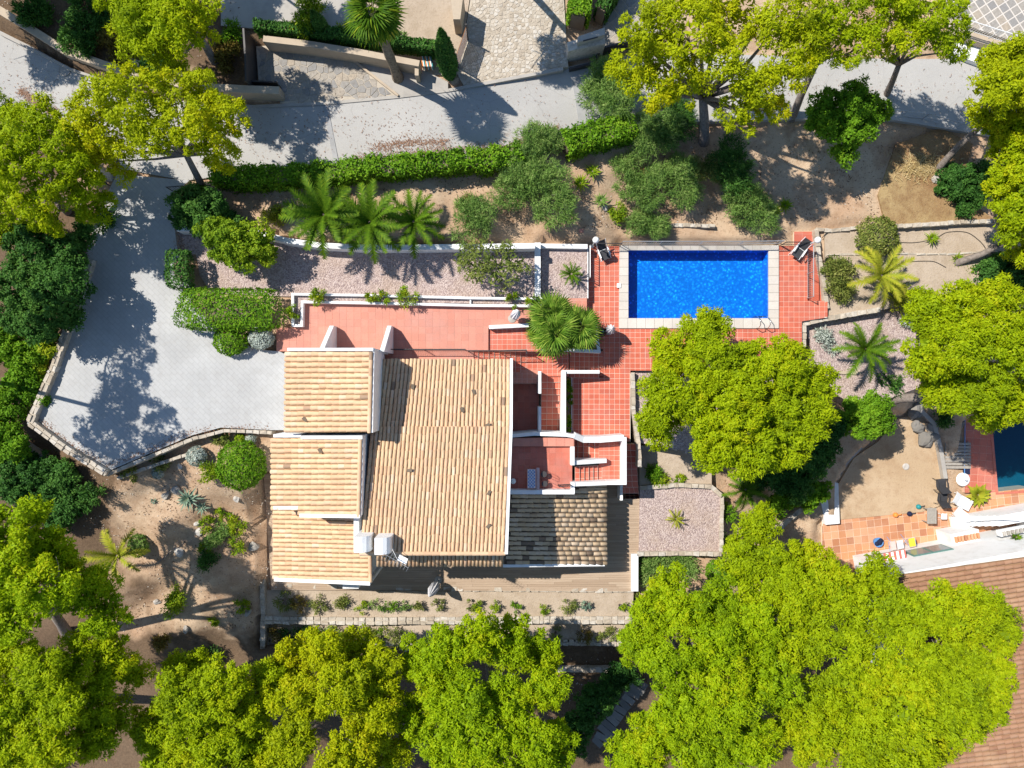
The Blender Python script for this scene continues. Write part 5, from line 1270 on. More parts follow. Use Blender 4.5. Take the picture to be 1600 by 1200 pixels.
# fallen needles, dead leaves and pebbles strewn over the bare soil
def strew(name, label, regions, per_m2, mat, seed, size):
    rg = np.random.default_rng(seed); pts = []
    for (x0, y0, x1, y1) in regions:
        a = P(x0, y0, -1.5); b = P(x1, y1, -1.5); n = int(abs((b[0]-a[0])*(b[1]-a[1]))*per_m2)
        q = np.stack([rg.uniform(min(a[0], b[0]), max(a[0], b[0]), n), rg.uniform(min(a[1], b[1]), max(a[1], b[1]), n)], 1)
        den = np.sin(q[:, 0]*1.1+seed)*np.cos(q[:, 1]*1.3)+.6*np.sin(q[:, 0]*3.1)*np.cos(q[:, 1]*2.7+1); pts.append(q[rg.random(n) < .35+.5*den])
    q = np.concatenate(pts); z = gz_arr(q[:, 0], q[:, 1])
    keep = np.ones(len(q), bool)
    for poly, zz in SLABS:
        pl = np.array(poly); keep &= ~((q[:, 0] > pl[:, 0].min()-.3) & (q[:, 0] < pl[:, 0].max()+.3) & (q[:, 1] > pl[:, 1].min()-.3) & (q[:, 1] < pl[:, 1].max()+.3) & (len(pl) < 30)) if len(pl) <= 4 else True
    p = np.stack([q[:, 0], q[:, 1], z+.03], 1)[keep]; k = len(p)
    V = flat_tris(rg, p, np.tile([0, 0, 1.0], (k, 1)), size*rg.uniform(.5, 1.5, k), size*.45*rg.uniform(.5, 1.5, k), .35)
    o = tri_obj(name, V, rg.random(k), M[mat], origin=tuple(p[0])); tag(o, label, 'litter', kind='stuff')
M['litter_dark'] = m_leaf('dark_litter', [(.10, .055, .03), (.16, .09, .05), (.24, .15, .09)], .05)
SOIL = [(150,690,425,1000), (400,280,980,360), (980,230,1540,350), (0,0,400,120), (0,700,160,830), (860,1020,1000,1180), (1000,690,1280,860)]
strew('needle_litter', 'brown needles and dead leaves strewn over the bare soil', SOIL, 26, 'litter_dark', 71, .11)
strew('pebbles', 'small pale pebbles scattered over the bare soil', SOIL, 10, 'pebble', 72, .09)

# ------------------------------------------------------------------ palms, cycads, yuccas, agaves
def frond_mesh(L, droop, leaf, nseg, wid, seed, vee=0.35):
    """feather frond along +x from the origin; returns triangles and tints"""
    rng = np.random.default_rng(seed); T = []; tn = []
    def pt(t): return np.array([L*t*(1-.12*droop*t), 0, L*(0.42*t - droop*0.75*t*t)])
    for i in range(nseg):
        t = (i+.5)/nseg; p = pt(t); d = unit((pt(min(1, t+.02))-p)[None])[0]
        env = math.sin(math.pi*min(1, .1+t*.86))**.65*leaf
        for s in (-1, 1):
            dr = unit((d*(0.55+.5*t)+np.array([0, s, vee])+0.10*rng.normal(size=3))[None])[0]
            q = p + dr*env*rng.uniform(.85, 1.1); q[2] -= env*.18
            h = d*wid/2; T.append([p-h, p+h, q]); tn.append(np.clip(.45+.2*t+rng.normal(0, .15), 0, 1))
    for i in range(8):
        a, b = pt(i/8), pt((i+1)/8); w = np.array([0, .03*(1-i/9)+.008, 0])
        T.append([a-w, a+w, b]); tn.append(.9); T.append([b-w*.8, b+w*.8, a]); tn.append(.9)
    return np.array(T), np.array(tn)
def frond_data(name, T, tn, mat):
    o = tri_obj(name, T, tn, M[mat], origin=(0, 0, 0)); me = o.data; bpy.data.objects.remove(o); return me
FR = {}
def fronds(kind):
    if kind not in FR:
        L, leaf, wid, nseg, mat = {'date': (1.0, .22, .034, 36, 'palm'), 'date_y': (1.0, .22, .034, 36, 'palm_y'), 'cyc': (1.0, .2, .045, 22, 'palm'), 'cyc_y': (1.0, .2, .05, 20, 'palm_y')}[kind]
        FR[kind] = [frond_data('frond', *frond_mesh(L, dr, leaf, nseg, wid, 7+i), mat) for i, dr in enumerate((.28, .5, .75))]
    return FR[kind]
def feather_palm(label, px, py, zc, L, n, seed, kind='date', base=None, trunk_r=0.22, name='palm_tree', cat='palm', zb=None, skew=1.0):
    """crown centre px,py at height zc"""
    c = Vector(P(px, py, zc)); g = gz(c.x, c.y) if zb is None else zb
    root = empty(name, (c.x, c.y, g), label, cat); rng = random.Random(seed)
    mb = MB(); h = zc-g; k = 6
    mb.tube([(c.x, c.y, g-.2+(h+.2)*i/k) for i in range(k+1)], [trunk_r*(1.15 if i % 2 else 1.0) for i in range(k+1)], 10); mb.build('trunk', M['palm_bark'], root)
    ds = fronds(kind)
    for i in range(n):
        lv = i/n; a = i*2.39996+rng.uniform(-.2, .2); m = ds[0 if lv > .66 else (1 if lv > .3 else 2)]
        o = bpy.data.objects.new('frond', m); C.objects.link(o); o.parent = root
        pitch = -math.radians(-12+lv*58+rng.uniform(-8, 8)); s = L*(1.0-.32*lv*lv)*rng.uniform(.88, 1.08)
        o.rotation_euler = (rng.uniform(-.3, .3), pitch, a); o.location = (0.06*math.cos(a), 0.06*math.sin(a), h)
        o.scale = (s, s*skew, s)
    return root
feather_palm('left and darkest of the three feather palms above the curved wall', 505,335,2.6,2.5,30,1,base=None)
feather_palm('middle of the three feather palms above the curved wall', 577,347,2.5,2.4,28,2)
feather_palm('right and smallest of the three feather palms above the curved wall', 646,346,2.0,2.0,22,3)
feather_palm('yellowish feather palm in the pale soil bed right of the pool', 1378,430,0.2,2.05,20,4,'date_y',trunk_r=.18, zb=-1.45)
feather_palm('feather palm on the gravel below the yellowish palm', 1352,545,-.2,2.05,20,5,trunk_r=.16, zb=-1.95)
feather_palm('young palm with upright fronds in the lower left garden', 182,868,0.2,1.9,13,6,'date_y',trunk_r=.16)
feather_palm('shaded palm under the round pine at the right', 1165,765,-2.2,1.6,16,7,trunk_r=.14)
feather_palm('dark green cycad on the small gravel bed', 893,428,-.0,0.78,26,8,'cyc',trunk_r=.12,name='cycad',cat='cycad',zb=-.55)
feather_palm('yellowing cycad in the middle of the square gravel bed', 1056,811,-2.6,0.66,18,9,'cyc_y',trunk_r=.13,name='cycad',cat='cycad',zb=-3.0)
feather_palm('small palm half hidden at the bottom left corner', 82,1190,-3.9,0.9,16,10,'cyc',trunk_r=.1)

def fan_leaf(n, R, seed, spread=2.5):
    rng = np.random.default_rng(seed); T = []; tn = []
    for i in range(n):
        a = -spread/2+spread*i/(n-1); l = R*(1-.12*abs(a))*rng.uniform(.9, 1.05)
        d = np.array([math.cos(a), math.sin(a), .05-.12*abs(a)]); s = np.array([-math.sin(a), math.cos(a), 0])*R*.042
        st = np.array([.55*R, 0, .1*R]); p0 = st; p1 = st+d*l*.55; p2 = st+d*l+np.array([0, 0, -.18*l])
        z = np.array([0, 0, .03*R])
        T += [[p0, p1-s, p1+s+z], [p1-s, p2, p1+s+z]]; t = np.clip(.5+rng.normal(0, .2), 0, 1); tn += [t, t]
    w = np.array([0, .015, 0]); a = np.zeros(3); b = np.array([.55*R, 0, .1*R]); T += [[a-w, a+w, b], [b-w, b+w, a]]; tn += [.8, .8]
    return np.array(T), np.array(tn)
def fan_palm(label, px, py, zc, R, n, seed, mat='fan', trunk_r=.14, zb=None, base=None, dead=0, name='fan_palm', cat='palm'):
    c = Vector(P(px, py, zc)); b = Vector(P(*base)) if base else Vector((c.x, c.y, gz(c.x, c.y) if zb is None else zb))
    root = empty(name, b, label, cat); rng = random.Random(seed)
    pts = [b.lerp(c, i/8) for i in range(9)]; pts[0] = pts[0]-Vector((0, 0, .2))
    MB().tube(pts, [trunk_r*(1.5 if i == 0 else (1.12 if i % 2 else 1.0)) for i in range(9)], 10).build('trunk', M['palm_bark'], root)
    key = ('fan', mat)
    if key not in FR: FR[key] = [frond_data('frond', *fan_leaf(16, 1.0, 3+i, sp), mat) for i, sp in enumerate((2.3, 2.9, 3.4))]
    for i in range(n):
        lv = (i+.5)/n; a = i*2.39996+rng.uniform(-.25, .25)
        o = bpy.data.objects.new('frond', FR[key][i % 3]); C.objects.link(o); o.parent = root
        o.rotation_euler = (rng.uniform(-.35, .35), -math.radians(-38+lv*105+rng.uniform(-10, 10)), a); s = R*rng.uniform(.85, 1.1)*(1-.2*lv); o.scale = (s, s, s)
        o.location = c-b
    if dead:
        key = ('fan', 'rust')
        if key not in FR: FR[key] = [frond_data('frond', *fan_leaf(14, 1.0, 3+i, 2.0), 'palm_y') for i in range(3)]
        for i in range(dead):
            o = bpy.data.objects.new('dead_frond', FR[key][i % 3]); C.objects.link(o); o.parent = root
            o.rotation_euler = (rng.uniform(-.3, .3), math.radians(50+rng.uniform(-10, 15)), i*2.4); o.scale = (R*.9,)*3; o.location = c-b-Vector((0, 0, .2))
    return root
fan_palm('tall fan palm with bare trunk across the road at the top', 582,18,7.0,1.25,34,1,'palm',.24,base=(622,122,.35),dead=7)
fan_palm('upper left palm of the fan palm clump in the white planter', 862,494,1.0,1.1,28,2,zb=-.4)
fan_palm('lower left palm of the fan palm clump in the white planter', 868,520,1.2,1.15,28,3,zb=-.4)
fan_palm('right palm of the fan palm clump in the white planter', 906,512,1.0,1.1,28,4,zb=-.4)
fan_palm('small low palm at the left foot of the fan palm clump', 843,523,.55,.6,14,5,'palm',.08,zb=.17)
def rosette(label, px, py, L, n, mat, seed, zb=None, h=0.25, wid=.09, name='yucca', cat='yucca', up=.7):
    b = Vector(G(px, py) if zb is None else P(px, py, zb)); root = empty(name, b, label, cat); rng = random.Random(seed); g = np.random.default_rng(seed)
    T = []; tn = []
    for i in range(n):
        lv = i/n; a = i*2.39996; el = math.radians(8+lv*72*up+rng.uniform(-8, 8)); l = L*(1-.45*lv)*rng.uniform(.85, 1.1)
        d = np.array([math.cos(a)*math.cos(el), math.sin(a)*math.cos(el), math.sin(el)]); s = np.array([-math.sin(a), math.cos(a), 0])*wid/2
        o = np.array(b)+np.array([0, 0, h]); m = o+d*l*.45; e = o+d*l+np.array([0, 0, -.18*l*(1-lv)]); z = np.array([0, 0, -.02])
        T += [[o-s*.7, m-s, m+z], [o-s*.7, m+z, o+s*.7], [o+s*.7, m+z, m+s], [m-s, e, m+z], [m+z, e, m+s]]; t = float(np.clip(.5+g.normal(0, .2), 0, 1)); tn += [t]*5
    tri_obj('leaves', np.array(T), np.array(tn), M[mat], root)
    MB().lathe(tuple(b), [(.07, -.1), (.1, h*.5), (.06, h+.05)], 8).build('stem', M['palm_bark'], root)
    return root
rosette('large blue-grey agave in the lower left garden', 297,778,.95,34,'agave',1,wid=.13,name='agave',cat='agave',up=.8)
rosette('smaller agave right below the large blue-grey one', 318,792,.6,20,'agave',2,wid=.09,name='agave',cat='agave')
rosette('tiny dark agave alone on the bare soil', 241,783,.28,12,'agave',3,h=.08,name='agave',cat='agave')
rosette('left bright agave of the pair above the cycad bed', 906,288,.75,36,'lime',4,name='agave',cat='agave')
rosette('right bright agave of the pair above the cycad bed', 925,270,.65,30,'lime',5,name='agave',cat='agave')
rosette('grey-green agave below the bright pair', 938,315,.65,30,'feather',6,name='agave',cat='agave')
rosette('bright yucca at the right end of the feathery bushes', 1224,323,.65,34,'lime',7)
rosette('second yucca tucked behind the bright one by the bushes', 1208,332,.6,28,'lime',8)
rosette('yucca standing alone on the pale soil bed', 1452,374,.62,40,'lime',9,zb=-1.45,wid=.07)
rosette('upper yucca beside the leaning trunk', 1491,406,.62,36,'lime',10,wid=.07)
rosette('lower yucca beside the leaning trunk', 1510,424,.55,34,'lime',11,wid=.07)
rosette('yucca beside the thin white kerb below the palm', 1330,582,.6,36,'lime',12,wid=.07)
rosette('second yucca below the thin white kerb', 1314,600,.6,36,'lime',13,wid=.07)
rosette('green succulent at the feet of the rockery cluster', 362,805,.4,18,'lime',14,name='succulent',cat='succulent')
rosette('orange-tipped aloe beside the right round pine', 1427,482,.4,18,'palm_y',15,name='aloe',cat='aloe')
rosette('lime broad-leaved plant beside the neighbour parasol', 1524,772,.95,44,'palm_y',16,zb=-4.95,wid=.34,name='broad_leaf_plant',cat='plant')
rosette('small potted succulent on the neighbour wall', 1583,838,.5,24,'palm',17,zb=-2.6,name='succulent',cat='succulent')

def cypress(label, base, tip, r, seed):
    b = Vector(P(*base)); t = Vector(P(*tip)); root = empty('cypress', b, label, 'cypress'); rng = np.random.default_rng(seed); k = 9000
    f = rng.random(k)**.8; a = rng.uniform(0, 2*np.pi, k); rad = r*np.sin(np.pi*np.clip(.12+f*.88, 0, 1))**.7*(1-.25*f)*(1+.12*rng.normal(size=k))
    nr = np.stack([np.cos(a), np.sin(a), np.full(k, .35)], 1)
    p = np.array(b)+np.outer(f, np.array(t-b))+nr*rad[:, None]*np.array([1, 1, 0])
    V = flat_tris(rng, p, nr, .2*rng.uniform(.6, 1.3, k), .09*rng.uniform(.6, 1.3, k), .5)
    tri_obj('foliage', V, np.clip(.5+rng.normal(0, .25, k), 0, 1), M['dark'], root)
    MB().tube([b-Vector((0, 0, .2)), b.lerp(t, .5), b.lerp(t, .9)], [.14, .09, .02], 6).build('trunk', M['bark'], root)
cypress('dark cypress beside the slatted gate across the road', (703,118,.3), (688,45,5.6), .5, 1)
cypress('small shaded cypress behind the clipped wall hedge', (508,52,.6), (488,18,3.4), .35, 2)

# ------------------------------------------------------------------ railings
def railing(label, pts, zb, h=0.92, gap=0.13, mat='iron', posts=True, zs=None, name='railing', spikes=0.0):
    """pts px at the foot; zs optional foot heights per point"""
    zz = zs or [zb]*len(pts)
    A = [Vector(P(x, y, zz[i])) for i, (x, y) in enumerate(pts)]
    root = empty(name, A[0], label, 'railing')
    up = Vector((0, 0, h))
    MB().tube([a+up for a in A], .028, 6).build('top_rail', M[mat], root)
    MB().tube([a+Vector((0, 0, .12)) for a in A], .018, 5).build('bottom_rail', M[mat], root)
    base = bpy.data.meshes.new('baluster'); q = MB().tube([(0, 0, .12), (0, 0, h+spikes)], .011, 4)
    base.from_pydata(q.v, [], q.f); base.materials.append(M[mat])
    for i in range(len(A)-1):
        d = A[i+1]-A[i]; n = max(2, round(d.length/gap))
        for k in range(1, n):
            o = bpy.data.objects.new('baluster', base); C.objects.link(o); o.parent = root; o.location = A[i]+d*k/n-A[0]
    if posts:
        for a in A: MB().tube([a-Vector((0, 0, .02)), a+up+Vector((0, 0, .03))], .03, 6).build('post', M[mat], root)
    return root
railing('dark railing on the terrace along the north eave of the villa', [(604,547),(664,547),(728,547)], Z_TER, spikes=.05)
railing('dark stair railing descending beside the terrace steps', [(732,549),(778,549),(822,548)], 0, zs=[Z_TER, Z_A, Z_A])
railing('long grey railing behind the pool', [(970,382),(1030,382),(1092,382),(1154,382),(1216,381)], Z_DECK+.1, mat='grey_metal', gap=.14)
railing('short railing beside the left globe lamp', [(930,385),(968,385)], Z_DECK)
railing('thin railing at the left edge of the pool deck', [(919.5,388),(919.5,437)], Z_DECK, mat='grey_metal')
railing('railing along the right edge of the pool deck', [(1261,388),(1261,428),(1261,466)], Z_DECK, mat='grey_metal')
railing('short railing between the pool and the right deck chair', [(1220,383),(1258,383)], Z_DECK)
railing('small iron railing in the dining court corner', [(872,757),(891,756)], .2, .8)
railing('dark railing at the low end of the sunken court', [(801,678),(836,677)], -1.0, .9)
railing('low fence along the bottom of the driveway gate bush', [(273,300),(310,297),(345,297)], .34, 1.0, .16)
railing('grey slatted gate post fence under the left pine', [(150,270),(172,290)], .34, 1.2, .12)

# ------------------------------------------------------------------ lamps, parasols, chairs
def globe_lamp(label, px, py, zb, h):
    x, y, _ = P(px, py, zb+h); root = empty('globe_lamp', (x, y, zb), label, 'lamp')
    MB().tube([(x, y, zb), (x, y, zb+h-.18)], [.035, .03], 8).build('post', M['whitepaint'], root)
    MB().lathe((x, y, zb), [(.10, 0), (.10, .04), (.04, .08)], 12).build('foot', M['whitepaint'], root)
    R = .19; MB().lathe((x, y, zb+h), [(R*math.sin(a)+.002, -R*math.cos(a)) for a in np.linspace(.15, math.pi-.01, 10)], 16).build('globe', M['globe'], root, smooth=True)
globe_lamp('white globe lamp at the left corner of the pool deck', 931, 375, Z_DECK, 1.9)
globe_lamp('white globe lamp beside the right deck chair', 1278, 375, -1.3, 2.0)
def closed_parasol(label, px, py, zb, lean=(0, 0), h=2.0, r=.24, mat='fabric_w'):
    x, y, _ = P(px, py, zb); root = empty('closed_parasol', (x, y, zb), label, 'parasol'); lx, ly = lean
    top = Vector((x+lx, y+ly, zb+h)); b = Vector((x, y, zb))
    MB().tube([b, top], .025, 6).build('pole', M['grey_metal'], root)
    MB().lathe((x, y, zb), [(.24, 0), (.24, .05), (.06, .1)], 12).build('foot', M['grey_conc'], root)
    m = MB(); n = 20; prof = [(0.30, .75), (0.42, 1.0), (.62, 1.05), (.8, .7), (.94, .32), (1.0, .08)]; vs = []; fs = []
    for f, rr in prof:
        c = b.lerp(top, f)
        for k in range(n):
            a = 2*math.pi*k/n; q = r*rr*(1.0 if k % 2 else .68); vs.append((c.x+q*math.cos(a), c.y+q*math.sin(a), c.z))
    for i in range(len(prof)-1):
        for k in range(n): fs.append((i*n+k, i*n+(k+1) % n, (i+1)*n+(k+1) % n, (i+1)*n+k))
    fs += [tuple(range(n))[::-1], tuple(range((len(prof)-1)*n, len(prof)*n))]
    m.add(vs, fs).build('canopy', M[mat], root)
closed_parasol('closed pale parasol on the pool deck left of the pool', 950, 517, Z_DECK, h=2.0, r=.30)
closed_parasol('closed pale parasol behind the low terrace wall', 800, 498, Z_TER, lean=(.35, .25), h=1.9, r=.26)
closed_parasol('closed pale parasol on the boarded terrace below the villa', 685, 906, Z_WOOD, lean=(-.3, -.35), h=2.3, r=.30)
def deck_chair(label, px, py, zb, ang, L=1.35, w=.58):
    x, y, _ = P(px, py, zb+.4); root = empty('deck_chair', (x, y, zb), label, 'chair'); root.rotation_euler = (0, 0, ang)
    def part(name, mb, mat): return mesh_obj(name, [(v[0]+x, v[1]+y, v[2]+zb) for v in mb.v], mb.f, M[mat], root)
    seat = MB().add([(-.25, -w/2+.04, .40), (.35, -w/2+.04, .44), (.35, w/2-.04, .44), (-.25, w/2-.04, .40), (-.25, -w/2+.04, .38), (.35, -w/2+.04, .42), (.35, w/2-.04, .42), (-.25, w/2-.04, .38)], [(0,1,2,3),(7,6,5,4),(0,4,5,1),(1,5,6,2),(2,6,7,3),(3,7,4,0)])
    part('seat', seat, 'fabric_d')
    back = MB().add([(-.72, -w/2+.04, .98), (-.25, -w/2+.04, .41), (-.25, w/2-.04, .41), (-.72, w/2-.04, .98), (-.74, -w/2+.04, .96), (-.27, -w/2+.04, .39), (-.27, w/2-.04, .39), (-.74, w/2-.04, .96)], [(0,1,2,3),(7,6,5,4),(0,4,5,1),(1,5,6,2),(2,6,7,3),(3,7,4,0)])
    part('backrest', back, 'fabric_d')
    for s in (-1, 1):
        part('side_frame', MB().tube([(-.75, s*w/2, 1.0), (-.25, s*w/2, .40), (.37, s*w/2, .44)], .018, 6), 'whitepaint')
        part('armrest', MB().obox((-.08, s*w/2, .64), (.27, 0, .02), (0, .03, 0), (0, 0, .015)), 'whitepaint')
        part('leg', MB().tube([(-.3, s*w/2, .62), (.32, s*w/2, 0)], .016, 6), 'whitepaint')
        part('leg', MB().tube([(.2, s*w/2, .62), (-.42, s*w/2, 0)], .016, 6), 'whitepaint')
    part('crossbar', MB().tube([(-.25, -w/2, .41), (-.25, w/2, .41)], .016, 6), 'whitepaint')
deck_chair('black and white deck chair at the left corner of the pool', 944, 397, Z_DECK, math.radians(-68))
deck_chair('black and white deck chair at the right corner of the pool', 1247, 394, Z_DECK, math.radians(-125))
# kettle grill beside the fan palm planter
x, y, _ = P(938, 520, Z_DECK); k = empty('kettle_grill', (x, y, Z_DECK), 'small black kettle grill beside the fan palm planter', 'grill')
MB().lathe((x, y, Z_DECK+.62), [(.08, -.2), (.24, -.1), (.29, .05), (.28, .1), (.2, .24), (.03, .3)], 16).build('kettle', M['black'], k, smooth=True)
MB().lathe((x+.05, y+.02, Z_DECK+.93), [(.05, 0), (.06, .02), (.03, .05)], 8).build('handle', M['teal'], k)
for a in (0.3, 2.4, 4.5): MB().tube([(x+.16*math.cos(a), y+.16*math.sin(a), Z_DECK+.5), (x+.3*math.cos(a), y+.3*math.sin(a), Z_DECK)], .015, 5).build('leg', M['steel'], k)
# pool ladder
x0, y0, _ = P(1189, 505, Z_DECK+.1); ld = empty('pool_ladder', (x0, y0, Z_DECK+.1), 'steel pool ladder with curved handrails at the lower pool edge', 'ladder')
for s in (-.28, .28):
    MB().tube([(x0+s, y0-.3, Z_DECK+.1), (x0+s, y0-.32, Z_DECK+.55), (x0+s, y0-.15, Z_DECK+.85), (x0+s, y0+.18, Z_DECK+.8), (x0+s, y0+.40, Z_DECK+.3), (x0+s, y0+.42, Z_DECK-.7)], .022, 8).build('handrail', M['steel'], ld, smooth=True)
for z in (-.2, -.5): MB().box((x0-.28, y0+.38, Z_DECK+z), (x0+.28, y0+.46, Z_DECK+z+.03)).build('rung', M['steel'], ld)
x, y, _ = P(967, 446, Z_DECK+.13); b = MB().box((x-.11, y-.13, Z_DECK-.01), (x+.11, y+.13, Z_DECK+.16)).build('skimmer_lid', M['whitepaint'], origin=(x, y, Z_DECK)); tag(b, 'small white square skimmer lid at the left pool edge', 'lid')
# dining court furniture
ZD = 0.20
tb = empty('mosaic_table', (*P(832, 750, ZD)[:2], ZD), 'blue mosaic topped table in the dining court', 'table')
x0, y1, _ = P(824, 733, ZD+.74); x1, y0, _ = P(837, 763, ZD+.74)
top = MB().box((x0, y0, ZD+.68), (x1, y1, ZD+.74)).build('table_top', M['pinkc'], tb)
rr = random.Random(3)
for i in range(5):
    for j in range(11):
        w, hh = (x1-x0-.06)/5, (y1-y0-.06)/11
        MB().box((x0+.03+i*w+.006, y0+.03+j*hh+.006, ZD+.735), (x0+.03+(i+1)*w-.006, y0+.03+(j+1)*hh-.006, ZD+.746)).build('mosaic_piece', M['blue' if (i+j) % 2 else 'fabric_w'], top)
for sx in (x0+.05, x1-.09):
    for sy in (y0+.06, y1-.1): MB().box((sx, sy, ZD), (sx+.05, sy+.05, ZD+.68)).build('leg', M['iron'], tb)
x0, y1, _ = P(838, 731, ZD+.45); x1, y0, _ = P(843, 765, ZD+.45)
bn = empty('bench', (x0, y0, ZD), 'narrow pinkish bench beside the mosaic table', 'bench'); MB().box((x0, y0, ZD+.4), (x1, y1, ZD+.45)).build('seat', M['pinkc'], bn)
for sy in (y0+.1, y1-.2): MB().box((x0+.02, sy, ZD), (x1-.02, sy+.08, ZD+.4)).build('leg', M['pinkc'], bn)
for i, (px, py) in enumerate(((850, 741), (851, 756))):
    x, y, _ = P(px, py, ZD+.45); ch = empty('iron_chair', (x, y, ZD), ('upper' if i == 0 else 'lower') + ' of two wrought iron chairs beside the mosaic table', 'chair')
    MB().lathe((x, y, ZD+.43), [(.17, 0), (.18, .015), (.17, .03)], 12).build('seat', M['iron'], ch)
    for sx in (-.14, .14):
        for sy in (-.14, .14): MB().tube([(x+sx, y+sy, ZD+.44), (x+sx*1.25, y+sy*1.25, ZD)], .012, 5).build('leg', M['iron'], ch)
    for t in (-.16, 0, .16): MB().tube([(x+.17, y+t, ZD+.45), (x+.24, y+t*.9, ZD+.9)], .01, 5).build('back_bar', M['iron'], ch)
    MB().tube([(x+.22, y-.18, ZD+.8), (x+.25, y-.1, ZD+.93), (x+.25, y+.1, ZD+.93), (x+.22, y+.18, ZD+.8)], .013, 5).build('backrest', M['iron'], ch)
# wall lamp of the court and white hood
x, y, _ = P(799, 749, 0.3); wl = MB().lathe((x+.1, y, 1.05), [(.16, 0), (.16, .05), (.05, .22)], 12).build('wall_lamp', M['whitepaint'], origin=(x+.1, y, 1.05)); tag(wl, 'small white wall lamp on the villa above the dining court', 'lamp')
# aerial on the ridge
x, y, _ = P(626, 866, 3.9); an = empty('aerial', (x, y, 3.6), 'television aerial standing at the ridge beside the right chimney', 'aerial')
MB().tube([(x, y, 3.2), (x, y, 5.6)], .02, 6).build('mast', M['grey_metal'], an)
bm = Vector((.6, -.35, 0)); c = Vector((x, y, 5.3))
MB().tube([c-bm, c+bm], .012, 5).build('boom', M['grey_metal'], an)
for i in range(9):
    p = c-bm+bm*2*i/8; s = Vector((.35, .6, 0)).normalized()*(.32-.014*i); MB().tube([p-s, p+s], .008, 4).build('element', M['grey_metal'], an)
MB().obox((x+.25, y-.05, 4.8), (.22, -.1, .05), (.06, .14, 0), (0, 0, .03)).build('reflector', M['whitepaint'], an)
MB().tube([(x-.6, y+.6, 3.9), (x, y, 5.0)], .012, 5).build('stay', M['whitepaint'], an)

# ------------------------------------------------------------------ hoses, rocks, boxes in the garden
def hose(label, pts, zb):
    A = [Vector(P(x, y, zb+.02)) for x, y in pts]; Q = []
    for i in range(len(A)-1):
        p0, p1, p2, p3 = A[max(i-1, 0)], A[i], A[i+1], A[min(i+2, len(A)-1)]
        for k in range(6):
            t = k/6; Q.append(0.5*((2*p1)+(p2-p0)*t+(2*p0-5*p1+4*p2-p3)*t*t+(3*p1-p0-3*p2+p3)*t**3))
    Q.append(A[-1]); o = MB().tube(Q, .022, 5).build('hose', M['hose'], origin=A[0]); tag(o, label, 'hose')
hose('black hose arching from the lone yucca to the leaning trunk', [(1395,378),(1430,379),(1462,372),(1480,363),(1510,363),(1530,376),(1540,388)], -1.45)
hose('black hose curving along the stone wall beside the right lamp', [(1284,372),(1296,362),(1320,359),(1345,358)], -1.4)
hose('black hose crossing the pale soil towards the lower yucca', [(1420,409),(1440,408),(1460,409),(1478,418)], -1.45)
def rock(label, px, py, r, seed, zb=None, mat='rock', squash=.6):
    b = Vector(G(px, py) if zb is None else P(px, py, zb)); rr = random.Random(seed); s = r*S(b.z)
    import bmesh
    bm = bmesh.new(); bmesh.ops.create_icosphere(bm, subdivisions=2, radius=1.0)
    ph = [rr.uniform(0, 6) for _ in range(6)]; a = rr.uniform(0, 3); ex = rr.uniform(.65, 1.0)
    for v in bm.verts:
        k = 1+.22*math.sin(v.co.x*2.6+ph[0])*math.cos(v.co.y*2.4+ph[1])+.13*math.sin(v.co.z*4+ph[2]+v.co.x*3)+rr.uniform(-.07, .07)
        x, y, z = v.co*k; x *= ex; v.co = (s*(x*math.cos(a)-y*math.sin(a)), s*(x*math.sin(a)+y*math.cos(a)), s*z*squash+s*.2)
    me = bpy.data.meshes.new('garden_rock'); bm.to_mesh(me); bm.free(); me.materials.append(M[mat])
    o = bpy.data.objects.new('garden_rock', me); C.objects.link(o); o.location = b; tag(o, label, 'rock', 'garden rocks'); return o
for i, (lb, px, py, r) in enumerate([('grey rock left of the large agave', 259,774,7), ('pale rock just above the large agave', 277,766,8), ('upper pale rock at the left of the rockery cluster', 308,818,5), ('lower pale rock at the left of the rockery cluster', 312,831,6),
    ('small grey rock on the bare soil below the ball shrub', 370,779,6), ('grey rock at the end of the fallen branch', 280,862,8), ('grey rock right of the rockery cluster', 396,853,8), ('rock between the rockery bushes', 358,823,6),
    ('pale stone in the lower left shade', 291,983,7), ('stone beside the small shrub in the shade', 388,957,7), ('pale stone at the left of the yellow shade shrub', 246,940,6), ('white stone below the dirt patch straw', 1461,281,7), ('small stone on the pale soil bed below the hose', 1440,417,4),
    ('rock below the silver shrub at the kerb', 282,729,5), ('stone beside the lower pine trunk', 633,1010,8), ('dark stone in the bed gap above the green pine', 655,988,13), ('small pale rock by the feathery bushes', 945,325,5), ('light stone above the cycad bed wall', 990,338,6)]):
    rock(lb, px, py, r, i)
rr = random.Random(8)
BO = ['%s boulder' % o for o in ORD]
for i, (px, py) in enumerate(sorted((rr.uniform(1425, 1505), rr.uniform(625, 688)) for _ in range(18))):
    rock('%s of the dark rock heap above the neighbour pool, counted from the left' % BO[i], px, py, rr.uniform(6, 13), 50+i, zb=-4.9+rr.uniform(-.1, .25), mat='rock_shaded')
x, y, z = G(1008, 272); wb = empty('wooden_crate', (x, y, z), 'brown wooden crate among the feathery bushes', 'crate')
MB().box((x-.38, y-.22, z), (x+.38, y+.22, z+.36)).build('body', M['mortar_dark'], wb)
for i in range(5): MB().box((x-.40+i*.16, y-.24, z+.36), (x-.40+i*.16+.14, y+.24, z+.40)).build('plank', M['wood'], wb)
x, y, z = G(908, 361); b = MB().box((x-.13, y-.1, z-.02), (x+.13, y+.1, z+.12)).build('brick', M['tile_worn'], origin=(x, y, z)); tag(b, 'single red brick on the soil above the cycad bed', 'brick')
fb = MB().tube([G(245,880,.08), G(262,868,.12), G(276,852,.2), G(281,845,.25)], [.05, .045, .03, .015], 6).build('fallen_branch', M['bark'], origin=G(262,868)); tag(fb, 'dark fallen branch on the soil beside the grey rock', 'branch')

